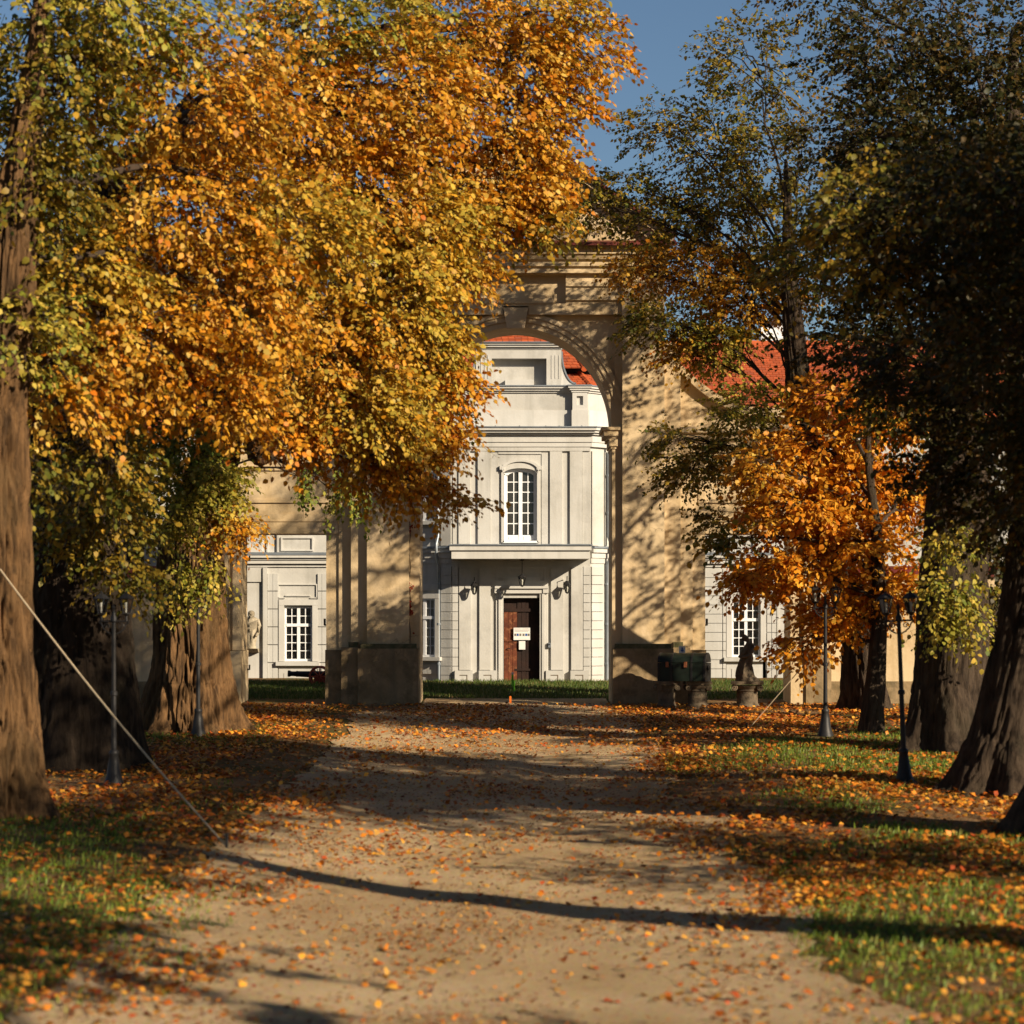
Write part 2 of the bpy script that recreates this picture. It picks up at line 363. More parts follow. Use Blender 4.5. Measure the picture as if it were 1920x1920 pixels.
    for zz in (1258, 1048):                          # iron hinge pins of the lost gate leaves
        MB().tube([(s*GX(519), GD+1.7, GZ(zz)), (s*GX(513), GD+1.62, GZ(zz)), (s*GX(513), GD+1.62, GZ(zz-9))], .022, 6).obj('hinge_pin', M_iron, gate)
    MB().tube([(s*GX(358), GD+.7, GZ(1172)), (s*GX(362), GD+.62, GZ(1172)), (s*GX(362), GD+.62, GZ(1160))], .03, 6).obj('hinge_pin', M_iron, gate)
# entablature
def band(name, h0, h1, ya, yb, pr, m=M_gate):
    return MB().box(-GX(h0) if h1 is None else GX(h0), GX(h0) if h1 is None else GX(h1), YC-pr, YC+.3, GZ(yb), GZ(ya)).obj(name, m, gate)
for s in (-1, 1):
    for (ya, yb, pr) in ((512, 526, .17), (526, 536, .23), (536, 553, .18), (553, 562, .22), (562, 573, .16), (573.3, 589, .19)):
        a, b_ = (GX(94), GX(199.5)) if s > 0 else (-GX(199.5), -GX(94))
        if ya == 573.3: a, b_ = (GX(24), GX(199.5)) if s > 0 else (-GX(199.5), -GX(24))
        MB().box(a, b_, YC-pr, YC+.01, GZ(yb), GZ(ya)).obj('architrave', M_gate, gate)
MB().box(-GX(93.6), GX(93.6), YC-.19, YC+.01, GZ(573), GZ(568)).obj('panel_sill', M_gate, gate)
MB().box(-GX(71), GX(71), YC-.22, YC+.01, GZ(568.3), GZ(558)).obj('panel_block', M_gate, gate)
MB().box(-GX(93.6), GX(93.6), YC-.19, YC+.01, GZ(514), GZ(508)).obj('panel_head', M_gate, gate)
prof = [(YC+.2, GZ(512)), (GD-.04, GZ(512)), (GD-.04, GZ(503)), (GD-.12, GZ(500)), (GD-.12, GZ(492)), (GD-.2, GZ(488)), (GD-.26, GZ(480)), (GD-.30, GZ(479)), (GD-.30, GZ(470)), (YC+.2, GZ(470))]
MB().profx(prof, -GX(284), GX(284)).obj('cornice', M_gate, gate)
for k in range(46):                                  # row of upright tiles under the red cap
    x0 = -GX(288)+k*GX(576)/46
    piece('cornice_tile', M_gate, x0+.006, x0+GX(576)/46-.006, GD-.37-.012*(k % 3 == 1), GD+.4, GZ(469.6), GZ(466.5)+.1, gate)
prof = [(GD+.3, GZ(458)), (GD-.50, GZ(465.5)), (GD-.50, GZ(460)), (GD+.3, GZ(446))]
MB().profx(prof, -GX(300), GX(300)).obj('cornice_cap', M_red, gate)
# pediment with a round opening
oc, orad = (GX(-3), GZ(414)), GX(40)
pb, pk, ph = GZ(456), GZ(276), GX(262)
def tri_hit(a):
    dx, dz = math.cos(a), math.sin(a); best = 1e9
    pts = [(-ph, pb), (ph, pb), (0, pk)]
    for i in range(3):
        (x1, z1), (x2, z2) = pts[i], pts[(i+1) % 3]; ex, ez = x2-x1, z2-z1; den = dx*ez-dz*ex
        if abs(den) < 1e-9: continue
        t = ((x1-oc[0])*ez-(z1-oc[1])*ex)/den; u = ((x1-oc[0])*dz-(z1-oc[1])*dx)/den
        if t > 0 and -1e-6 <= u <= 1+1e-6: best = min(best, t)
    return best
angs = sorted([2*math.pi*k/64 for k in range(64)]+[math.atan2(z-oc[1], x-oc[0]) % (2*math.pi) for x, z in ((-ph, pb), (ph, pb), (0, pk))])
vs = []; fs = []; na = len(angs)
for yv in (GD+.12, YB-.4):
    for a in angs:
        t = max(tri_hit(a), orad*1.02)
        vs += [(oc[0]+orad*math.cos(a), yv, oc[1]+orad*math.sin(a)), (oc[0]+t*math.cos(a), yv, oc[1]+t*math.sin(a))]
for k in range(na):
    j = (k+1) % na; q = 2*na
    fs += [(2*k, 2*k+1, 2*j+1, 2*j), (q+2*k, q+2*j, q+2*j+1, q+2*k+1), (2*k, 2*j, q+2*j, q+2*k), (2*k+1, q+2*k+1, q+2*j+1, 2*j+1)]
MB().add(vs, fs).obj('pediment', M_gate, gate)
MB().add([(oc[0]+r_*math.cos(2*math.pi*k/40), yv, oc[1]+r_*math.sin(2*math.pi*k/40)) for r_, yv in ((orad+.002, GD+.13), (orad+.002, GD+.02), (orad+.12, GD+.02), (orad+.12, GD+.13)) for k in range(40)],
         [(i*40+k, i*40+(k+1) % 40, ((i+1) % 4)*40+(k+1) % 40, ((i+1) % 4)*40+k) for i in range(4) for k in range(40)]).obj('oculus_ring', M_gate, gate)
for s in (-1, 1):
    for (o1, o0, y0, m) in ((0, .20, GD-.02, M_gate), (.203, .34, GD-.16, M_gate), (.343, .42, GD-.26, M_red)):
        L = math.hypot(ph, pk-pb); nxv, nzv = (pk-pb)/L, ph/L
        a = (s*(ph+.25), pb-.25*(pk-pb)/ph); b_ = (0, pk)
        q = [(a[0]+s*nxv*o1, a[1]+nzv*o1), (b_[0], b_[1]+o1/nzv), (b_[0], b_[1]+o0/nzv), (a[0]+s*nxv*o0, a[1]+nzv*o0)]
        MB().ext(q if s < 0 else q[::-1], y0, YB-.3).obj('raking_cornice', m, gate)
q = MB()
for k in range(4):
    a = math.pi/2*k; c = (oc[0]+.13*math.cos(a), oc[1]+.13*math.sin(a))
    q.tube([(c[0]+.10*math.cos(2*math.pi*i/12), GD+.5, c[1]+.10*math.sin(2*math.pi*i/12)) for i in range(13)], .03, 6)
    q.tube([(oc[0]+.1*math.cos(a+.78), GD+.5, oc[1]+.1*math.sin(a+.78)), (oc[0]+orad*math.cos(a), GD+.5, oc[1]+orad*math.sin(a))], .022, 6)
q.obj('iron_quatrefoil', M_iron, gate)
for s, lab in ((-1, 'long plain ochre garden wall left of the gate behind big trunks'), (1, 'long plain ochre garden wall right of the gate behind tree trunks')):
    wl = thing('garden_wall', lab, 'wall', (s*8, GD+.8, 0), 'garden walls beside the gate')
    MB().box(s*(GX(592)+.04), s*34, GD+.7, GD+1.2, -.4, 3.1).obj('wall', M_gate, wl)
    MB().profx([(GD+.62, 3.1), (GD+1.28, 3.1), (GD+1.28, 3.18), (GD+.95, 3.36), (GD+.62, 3.18)], s*(GX(592)+.04), s*34).obj('coping', M_red, wl)
    MB().box(s*(GX(592)+.04), s*34, GD+.62, GD+1.28, -.4, .55).obj('plinth', M_plinth, wl)
# ------------------------------------------------------------------ palace
PD = 69.2; PS = F/PD; ZB = -.2
def X_(x): return px(x, PD)
def Z_(y): return pz(y, PD)
pal = thing('palace', 'pale grey plastered baroque palace with red tiled roof behind the gate', 'palace', (X_(977), PD, .26))
x0b, x1b = X_(848), X_(1107)
THL, THR, SL = R(26), R(48), 3.2
cl = (x0b-SL*math.cos(THL), PD+SL*math.sin(THL)); cr = (x1b+SL*math.cos(THR), PD+SL*math.sin(THR))
YW = 70.9                                            # wing facades
foot = [(x0b, PD), (x1b, PD), cr, (cr[0], 76), (cl[0], 76), cl]
def prism(poly, z0, z1):
    n = len(poly); m = MB()
    return m.add([(p[0], p[1], z0) for p in poly]+[(p[0], p[1], z1) for p in poly],
                 [tuple(range(n)), tuple(range(n, 2*n))]+[(i, (i+1) % n, (i+1) % n+n, i+n) for i in range(n)])
def grow(poly, d):                                   # offset the convex footprint outwards
    n = len(poly); out = []
    for i in range(n):
        p0, p1, p2 = Vector(poly[i-1]), Vector(poly[i]), Vector(poly[(i+1) % n])
        a = (p1-p0).normalized(); b = (p2-p1).normalized()
        na, nb = Vector((a.y, -a.x)), Vector((b.y, -b.x)); k = (na+nb); k = k/(1+na.dot(nb)); q = p1+k*d; out.append((q.x, q.y))
    return out
# the bay, cut for the doorway: walls left and right of it, lintel above
dx0, dx1, dz1 = X_(944), X_(1012), Z_(1121)
body = MB(); body.add(*(lambda p: ([(a, b, ZB) for a, b in p]+[(a, b, Z_(806)) for a, b in p], [(1, 2, 8, 7), (2, 3, 9, 8), (3, 4, 10, 9), (4, 5, 11, 10), (5, 0, 6, 11), (6, 7, 8, 9, 10, 11)]))(foot))
DY = .30
wx0, wx1, wzs, wz0 = X_(945), X_(1007), Z_(888), Z_(1017)  # upper window opening
wr = (wx1-wx0)/2; wrise = Z_(878)-wzs
for (a, b, c, d) in ((x0b, dx0, ZB, wz0), (dx1, x1b, ZB, wz0), (dx0, dx1, dz1, wz0), (x0b, wx0, wz0, Z_(806)), (wx1, x1b, wz0, Z_(806))): body.box(a, b, PD, PD+DY, c, d)
arcp = [((wx0+wx1)/2+wr*math.cos(math.pi-math.pi*k/16), wzs+wrise*math.sin(math.pi*k/16)) for k in range(17)]
for k in range(16): body.ext([arcp[k], arcp[k+1], (arcp[k+1][0], Z_(806)), (arcp[k][0], Z_(806))], PD, PD+DY)
body.obj('bay_wall', M_pal, pal)
MB().box(dx0-.1, dx1+.1, PD+DY+.003, PD+DY+.3, ZB, dz1+.1).obj('door_backing', M_dwood, pal)
def fbox(name, xa, xb, ya, yb, pr, m=M_pal, D=PD, back=.01, parent=None):
    return MB().box(px(xa, D), px(xb, D), PD-pr, PD+back, pz(yb, D), pz(ya, D)).obj(name, m, parent or pal)
# lesenes of the upper floor
for xa, xb in ((849, 856.5), (860, 881.5), (896, 919), (1031, 1054), (1068.5, 1092), (1092.3, 1106)):
    fbox('lesene', xa, xb, 846, 1020, .065 if 857 < xa < 1092 else .03, M_pal)
fbox('frieze', 848.5, 1106.5, 838, 846, .075)
for ya, yb, pr in ((829.5, 838, .10), (816, 829.4, .13)):
    MB().add(*(lambda p, z0, z1: ([(a, b, z0) for a, b in p]+[(a, b, z1) for a, b in p], [(0,1,2,3,4,5), (6,7,8,9,10,11)]+[(i, (i+1) % 6, (i+1) % 6+6, i+6) for i in range(6)]))(grow(foot, pr), Z_(yb), Z_(ya))).obj('architrave', M_pal2, pal)
for ya, yb, pr in ((812.5, 816, .22), (808, 812.4, .30), (803.5, 808, .37)):
    prism(grow(foot, pr), Z_(yb), Z_(ya)).obj('cornice', M_pal2, pal)
prism(grow(foot, .40), Z_(803.4), Z_(801)).obj('cornice_flashing', M_zinc, pal)
for xx in (855, 896, 929, 974, 1023, 1048, 1090): piece('flashing_clip', M_zinc, X_(xx)-.015, X_(xx)+.015, PD-.41, PD-.2, Z_(801), Z_(799.6), pal)
# surround of the arched upper window
for xa, xb in ((919.3, 934), (1015.5, 1027.5)): fbox('window_reveal_strip', xa, xb, 846, 1020, .02)
fbox('window_panel_head', 934.2, 1015.3, 846.2, 851.5, .035)
cxw = (wx0+wx1)/2
hood = MB(); n = 20
def arc(wd, top, sp): return [(cxw+wd*math.cos(math.pi-math.pi*k/n), sp+(top-sp)*math.sin(math.pi*k/n)) for k in range(n+1)]
ao, ai = arc(X_(1012)-cxw, Z_(862), Z_(880)), arc(X_(1009)-cxw, Z_(866), Z_(884))
for k in range(n): hood.ext([ai[k], ai[k+1], ao[k+1], ao[k]], PD-.11, PD+.01)
for s in (-1, 1): hood.box(cxw+s*(X_(1006)-X_(976)), cxw+s*(X_(1015)-X_(976)), PD-.105, PD+.01, Z_(881), Z_(873.5))
hood.obj('window_hood', M_pal2, pal)
sur = MB(); so, si = arc(X_(1012)-X_(976), Z_(867), Z_(884)), arc(wr, Z_(878), wzs)
for k in range(n): sur.ext([si[k], si[k+1], so[k+1], so[k]], PD-.06, PD+.01)
for s in (-1, 1): sur.box(cxw+s*wr, cxw+s*(X_(1012)-X_(976)), PD-.06, PD+.01, wz0, Z_(886))
sur.obj('window_surround', M_pal2, pal)
win = MB(); fi = arc(wr-.10, Z_(884.5), Z_(893)); fo = arc(wr-.004, Z_(878.4), wzs)
YF = PD+.10
for k in range(n): win.ext([fi[k], fi[k+1], fo[k+1], fo[k]], YF, YF+.07)
for s in (-1, 1): win.box(cxw+s*(wr-.10), cxw+s*(wr-.004), YF, YF+.07, wz0+.004, Z_(890.5))
win.box(cxw-wr+.1, cxw+wr-.1, YF+.002, YF+.068, wz0+.004, Z_(1003))
win.box(cxw-.055, cxw+.055, YF-.012, YF+.06, wz0+.01, Z_(885))
wino = win.obj('window', M_white, pal)
cols = [X_(952), X_(963.3), X_(972), X_(980), X_(990), X_(1000.5)]
rows = [884, 903.5, 922.5, 942, 961.5, 981.5, 1002]
for (c0, c1) in ((cols[0], cols[1]), (cols[1], cols[2]), (cols[3], cols[4]), (cols[4], cols[5])):
    for r in range(6):
        za, zb = Z_(rows[r+1])+.012, Z_(rows[r])-.012
        piece('pane', M_glass, c0+.012, c1-.012, YF+.03, YF+.04, za, zb, wino)
gb = MB()
for xx in (cols[1], cols[4]): gb.box(xx-.014, xx+.014, YF+.012, YF+.045, Z_(1002), Z_(885))
for r in rows[1:6]: gb.box(cols[0]-.02, cols[5]+.02, YF+.014, YF+.046, Z_(r)-.014, Z_(r)+.014)
gb.obj('glazing_bars', M_white, wino)
MB().box(cxw-wr-.03, cxw+wr+.03, YF-.16, YF, Z_(1018), Z_(1014)).obj('sill', M_white, wino)
for s in (-1, 1): MB().box(cxw+s*.09, cxw+s*(wr-.14), YF-.012, YF+.01, Z_(1012), Z_(1005.5)).obj('apron_panel', M_white, wino)
# balcony canopy
CPD = 68.05
def cbox(xa, xb, ya, yb, y0, m, name): return MB().box(px(xa, CPD), px(xb, CPD), y0, PD+.02, pz(yb, CPD), pz(ya, CPD)).obj(name, m, can)
can = MB().box(px(846.5, CPD), px(1105.5, CPD), CPD, PD+.012, pz(1047.5, CPD), pz(1032, CPD)).obj('canopy', M_pal2, pal)
cbox(843, 1109, 1023, 1031.8, CPD-.06, M_pal2, 'canopy_fascia'); cbox(841, 1111, 1020.5, 1022.8, CPD-.10, M_zinc, 'canopy_flashing')
# ground floor of the bay
for xa, xb in ((861, 883), (899, 920), (1033, 1056), (1071, 1093)): fbox('lesene', xa, xb, 1064, 1256, .065)
for xa, xb in ((853, 886.5), (898, 931.5), (1023.5, 1056.5), (1069.5, 1103.5)):
    b0 = fbox('lesene_base', xa, xb, 1257, 1290, .15, M_block)
    for (a, b, c, d) in ((xa+9, xb-10, 1265, 1266.5), (xb-11.5, xb-10, 1266.5, 1279)):
        MB().box(X_(a), X_(b), PD-.156, PD-.149, Z_(d), Z_(c)).obj('base_groove', M_dstone, b0)
door = MB().box(dx0+.003, dx1-.003, PD+.22, PD+.26, ZB, dz1-.01).obj('door', M_dwood, pal)
nb = 8
for k in range(nb):
    a = dx0+.01+(dx1-dx0-.02)*k/nb; b = dx0+.01+(dx1-dx0-.02)*(k+1)/nb
    mm = M_rwood if k < 3 else M_dwood
    piece('plank', mm, a+.004, b-.004, PD+.19+.008*(k % 2)-(.02 if k < 3 else 0), PD+.225, ZB, Z_(1141) if k < 3 else dz1-.012, door)
piece('rail', M_dwood, dx0+.01, dx1-.01, PD+.155, PD+.19, Z_(1147), Z_(1141), door)
piece('rail', M_rwood, dx0+.01, X_(963), PD+.145, PD+.18, Z_(1203), Z_(1200), door)
piece('rail', M_dwood, X_(965), dx1-.01, PD+.16, PD+.19, Z_(1258), Z_(1254), door)
MB().tube([(dx0+.12, PD+.17, Z_(1216)), (dx0+.12, PD+.11, Z_(1216)), (dx0+.2, PD+.11, Z_(1216.5))], .012, 6).obj('door_handle', M_iron, door)
for r in range(2):
    nbk = 5
    for k in range(nbk+1):
        wd = (dx1-dx0)/nbk; a = max(dx0+.004, dx0+wd*(k-.5*(r % 2))); b = min(dx1-.004, dx0+wd*(k+1-.5*(r % 2)))
        if b-a > .03: piece('brick', M_brick, a+.006, b-.006, PD+.06+.01*((k*7+r) % 3), PD+.29, Z_(1117+4*(r))+.004-.0, Z_(1113+4*r)-.004, pal)
frm = MB()
for s, xx in ((-1, 944), (1, 1012)):
    frm.box(X_(xx), X_(xx+s*4), PD-.07, PD+.2, ZB, Z_(1112)); frm.box(X_(xx+s*4), X_(xx+s*9), PD-.10, PD+.01, ZB, Z_(1108))
    frm.box(X_(xx+s*9), X_(xx+s*14), PD-.06, PD+.01, ZB, Z_(1098))
    frm.box(X_(xx+s*6), X_(xx+s*16.5), PD-.13, PD+.01, Z_(1112), Z_(1100))
frm.box(X_(940), X_(1016), PD-.10, PD+.01, Z_(1112.5), Z_(1104)); frm.box(X_(928), X_(1028), PD-.16, PD+.01, Z_(1103.6), Z_(1099))
frm.obj('door_frame', M_pal2, pal)
pn = MB()
for (a, b, c, d) in ((931, 934, 1063, 1092), (1021, 1024, 1063, 1092), (934, 1021, 1063, 1066), (934, 945, 1089, 1092), (1010, 1021, 1089, 1092), (942, 945, 1084, 1089), (1010, 1013, 1084, 1089), (942, 1013, 1082, 1085)):
    pn.box(X_(a), X_(b), PD-.05-.001*(a % 3), PD+.01, Z_(d), Z_(c))
pn.obj('overdoor_panel', M_pal2, pal)
# rusticated corners: each block a piece
def corner_blocks(M, u0, u1, y0, y1, step, name='quoin', pr=.05, D=PD):
    k = 0; y = y0
    while y < y1-1:
        yb = min(y+step, y1)
        piece(name, M_block, u0, u1, -pr-.006*(k % 2), .01, pz(yb, D)+.008, pz(y, D)-.008, pal, M); y += step; k += 1
ML = Matrix.Translation((x0b, PD, 0)) @ Matrix.Rotation(-THL, 4, 'Z')       # u runs along the left chamfer; negative u goes away from the bay
MR = Matrix.Translation((x1b, PD, 0)) @ Matrix.Rotation(THR, 4, 'Z')
MF = Matrix.Translation((0, PD, 0))
corner_blocks(MF, X_(848.3), X_(859), 1062, 1290, 17); corner_blocks(MF, X_(1094), X_(1106.7), 1062, 1290, 17)
corner_blocks(ML, -.34, -.01, 1062, 1290, 17); corner_blocks(MR, .01, .55, 1062, 1290, 17)
for M, s in ((ML, -1), (MR, 1)):
    def sb(name, a, b, y0, y1, pr, m=M_pal, back=.01): return MB().box(s*a, s*b, -pr, back, Z_(y1), Z_(y0)).obj(name, m, pal, M)
    sb('string_course', .0, SL, 1024, 1028, .16, M_zinc); sb('string_course', .0, SL, 1028.3, 1036, .12, M_pal2); sb('string_course', .0, SL, 1036.3, 1046, .06, M_pal2); sb('string_course', .0, SL, 1046.3, 1056, .03)
    sb('lesene', .02, .34, 846, 1023, .05); sb('lesene', .6 if s > 0 else .44, .68 if s > 0 else .52, 846, 1023, .05); sb('lesene', 2.3, 3.1, 846, 1023, .05)
for M, u in ((ML, -.40), (MR, .66)):                  # rainwater pipes in the angles of the bay
    dp = MB().tube([(u, -.07, ZB), (u, -.07, Z_(1060)), (u, -.22, Z_(1040)), (u, -.22, Z_(1020)), (u, -.12, Z_(1005)), (u, -.12, Z_(850)), (u, -.35, Z_(815))], .045, 10).obj('downpipe', M_zinc, pal, M, smooth=True)
    for y in (1245, 1170, 1095, 960, 890): MB().lathe([(.058, -.03), (.058, .03)], 10, (u, -.07 if y > 1060 else -.12, Z_(y))).obj('pipe_clip', M_zinc, dp, M)
# generic multi-pane window on a wall frame
def pane_window(M, u0, u1, z0, z1, split, parent, ncol=2, upper=2, lower=4, curtain=True, name='window'):
    wn = MB(); t = .055; um = (u0+u1)/2
    wn.box(u0, u0+t, -.01, .05, z0, z1); wn.box(u1-t, u1, -.01, .05, z0, z1)
    wn.box(u0+t, u1-t, -.008, .048, z0, z0+t*1.2); wn.box(u0+t, u1-t, -.008, .048, z1-t, z1)
    wn.box(um-t*.8, um+t*.8, -.012, .044, z0+t, z1-t*.9); wn.box(u0+t*.9, u1-t*.9, -.03, .046, split-t*.8, split+t*.8)
    w_ = wn.obj(name, M_white, parent, M)
    gb = MB()
    for a, b in ((u0+t, um-t*.8), (um+t*.8, u1-t)):
        for (c, d, nr) in ((z0+t*1.2, split-t*.8, lower), (split+t*.8, z1-t, upper)):
            for i in range(ncol):
                for j in range(nr):
                    pa, pb_ = a+(b-a)*i/ncol, a+(b-a)*(i+1)/ncol; qa, qb = c+(d-c)*j/nr, c+(d-c)*(j+1)/nr
                    piece('pane', M_pane, pa+.008, pb_-.008, .018, .022, qa+.008, qb-.008, w_, M)
            for i in range(1, ncol): gb.box(a+(b-a)*i/ncol-.012, a+(b-a)*i/ncol+.012, .004, .036, c, d)
            for j in range(1, nr): gb.box(a, b, .006, .038, c+(d-c)*j/nr-.012, c+(d-c)*j/nr+.012)
    gb.obj('glazing_bars', M_white, w_, M)
    if curtain:
        cu = MB(); nn = 60
        pts = [(u0+(u1-u0)*k/nn, .09+.03*math.sin(k*1.7)+.012*math.sin(k*.61)) for k in range(nn+1)]
        cu.v = [(a, b, z0) for a, b in pts]+[(a, b, z1) for a, b in pts]; cu.f = [(k, k+1, nn+2+k, nn+1+k) for k in range(nn)]
        cu.obj('curtain', M_curtain, w_, M)
    MB().box(u0-.02, u1+.02, .24, .30, z0-.02, z1+.02).obj('dark_room', M_dwood, w_, M)
    return w_
# windows in the two angled sides
for M, s in ((ML, -1), (MR, 1)):
    a, b = (-1.22, -.50) if s < 0 else (.95, 1.7)
    for (y0, y1, sp) in ((1122, 1232, 1158), (884, 976, 912)):
        Mw = M @ Matrix.Translation((0, -.06, 0))
        pane_window(Mw, a, b, Z_(y1), Z_(y0), Z_(sp), pal, curtain=True)
        sr = MB(); t = .13
        sr.box(a-t, a, -.12, .01, Z_(y1), Z_(y0)); sr.box(b, b+t, -.12, .01, Z_(y1), Z_(y0)); sr.box(a-t, b+t, -.125, .01, Z_(y0), Z_(y0-9)); sr.obj('window_surround', M_pal2, pal, M)
        MB().box(a-t-.06, b+t+.06, -.19, .01, Z_(y1+7), Z_(y1)).obj('sill', M_block, pal, M)
        MB().box(a-.02, b+.02, -.05, .01, Z_(y1+32), Z_(y1+14)).obj('apron_panel', M_block, pal, M)
        MB().box(a-t, b+t, -.07, .01, Z_(y0-27), Z_(y0-15)).obj('window_panel_head', M_pal2, pal, M)
# attic storey and gable
ab = .25
af = [(x0b+.15, PD+ab), (x1b-.05, PD+ab), (cr[0]-.2, cr[1]+.2), (cr[0]-.2, 75), (cl[0]+.2, 75), (cl[0]+.2, cl[1]+.2)]
prism(af, Z_(806), Z_(735)).obj('attic_wall', M_pal, pal)
prism(grow(af, .05), Z_(801), Z_(768)).obj('attic_base', M_pal2, pal)
for ya, yb, pr in ((731.5, 735, .05), (727.5, 731.4, .11), (724, 727.4, .17)): prism(grow(af, pr), Z_(yb), Z_(ya)).obj('attic_cornice', M_pal2, pal)
prism(grow(af, .20), Z_(723.9), Z_(721.5)).obj('attic_flashing', M_zinc, pal)
def abox(name, xa, xb, ya, yb, y0, y1=PD+ab+.01, m=M_pal2): return MB().box(X_(xa), X_(xb), y0, y1, Z_(yb), Z_(ya)).obj(name, m, pal)
for c in (861, 1087.5):
    abox('attic_pedestal', c-15.5, c+15.5, 768.3, 800.8, PD+.02)
    for (a, b, ya, yb) in ((-14, -6, 735, 768), (6, 14, 735, 768), (-6, 6, 735, 742), (-6, 6, 759, 768)): abox('attic_pilaster', c+a, c+b, ya, yb, PD+.07)
    abox('attic_pilaster', c-6, c+6, 742, 759, PD+.15)
    for ya, yb, g in ((731.2, 734.9, 2), (727.3, 731.1, 5), (723.8, 727.2, 8)): abox('attic_capital', c-14-g, c+14+g, ya, yb, PD+.07-.012*g)
    abox('attic_flashing', c-23, c+23, 721.2, 723.7, PD-.05, PD+.3, M_zinc)
YG = PD+.30
gx0, gx1 = 892, 1053
for (a, b, ya, yb) in ((gx0, 922, 670, 721), (1025, gx1, 670, 721), (gx0, gx1, 652, 670)): MB().box(X_(a), X_(b), YG, YG+.7, Z_(yb), Z_(ya)).obj('gable_wall', M_pal, pal)
MB().box(X_(922), X_(1025), YG+.30, YG+.7, Z_(721), Z_(670)).obj('gable_panel', M_pal, pal)
MB().box(X_(947), X_(1001), YG+.08, YG+.31, Z_(721), Z_(709.5)).obj('gable_block', M_pal2, pal)
for xx in (901, 908, 914.5, 1034, 1041, 1048): MB().box(X_(xx), X_(xx+1.2), YG-.012, YG+.005, Z_(708), Z_(664)).obj('flute', M_block, pal)
for ya, yb, g in ((649, 653, 1), (645, 648.9, 4), (641.5, 644.9, 6)): MB().box(X_(gx0-g), X_(gx1+g), YG-.05*g/2, YG+.72, Z_(yb), Z_(ya)).obj('gable_cornice', M_pal2, pal)
MB().box(X_(gx0-7), X_(gx1+7), YG-.2, YG+.8, Z_(641.4), Z_(639.6)).obj('gable_flashing', M_zinc, pal)
for s, xe in ((-1, gx0), (1, gx1)):
    pts = [(X_(xe), Z_(720)), (X_(xe+s*26), Z_(720))]+[(X_(xe+s*(26-25.5*math.sin(k/10*math.pi/2))), Z_(718-60*(1-math.cos(k/10*math.pi/2)))) for k in range(11)]
    MB().ext(pts if s > 0 else pts[::-1], YG+.03, YG+.5).obj('gable_volute', M_pal2, pal)
    cpv = [Vector((p[0]+s*.012, YG+.26, p[1]+.02)) for p in pts[1:]]
    vc = MB()
    for k in range(len(cpv)-1):
        a, b = cpv[k], cpv[k+1]; d = (b-a); nv = Vector((d.z, 0, -d.x)).normalized()*(.02)
        vc.ext([(a.x-nv.x, a.z-nv.z), (b.x-nv.x, b.z-nv.z), (b.x+nv.x, b.z+nv.z), (a.x+nv.x, a.z+nv.z)], YG, YG+.53)
    vc.obj('volute_flashing', M_zinc, pal)
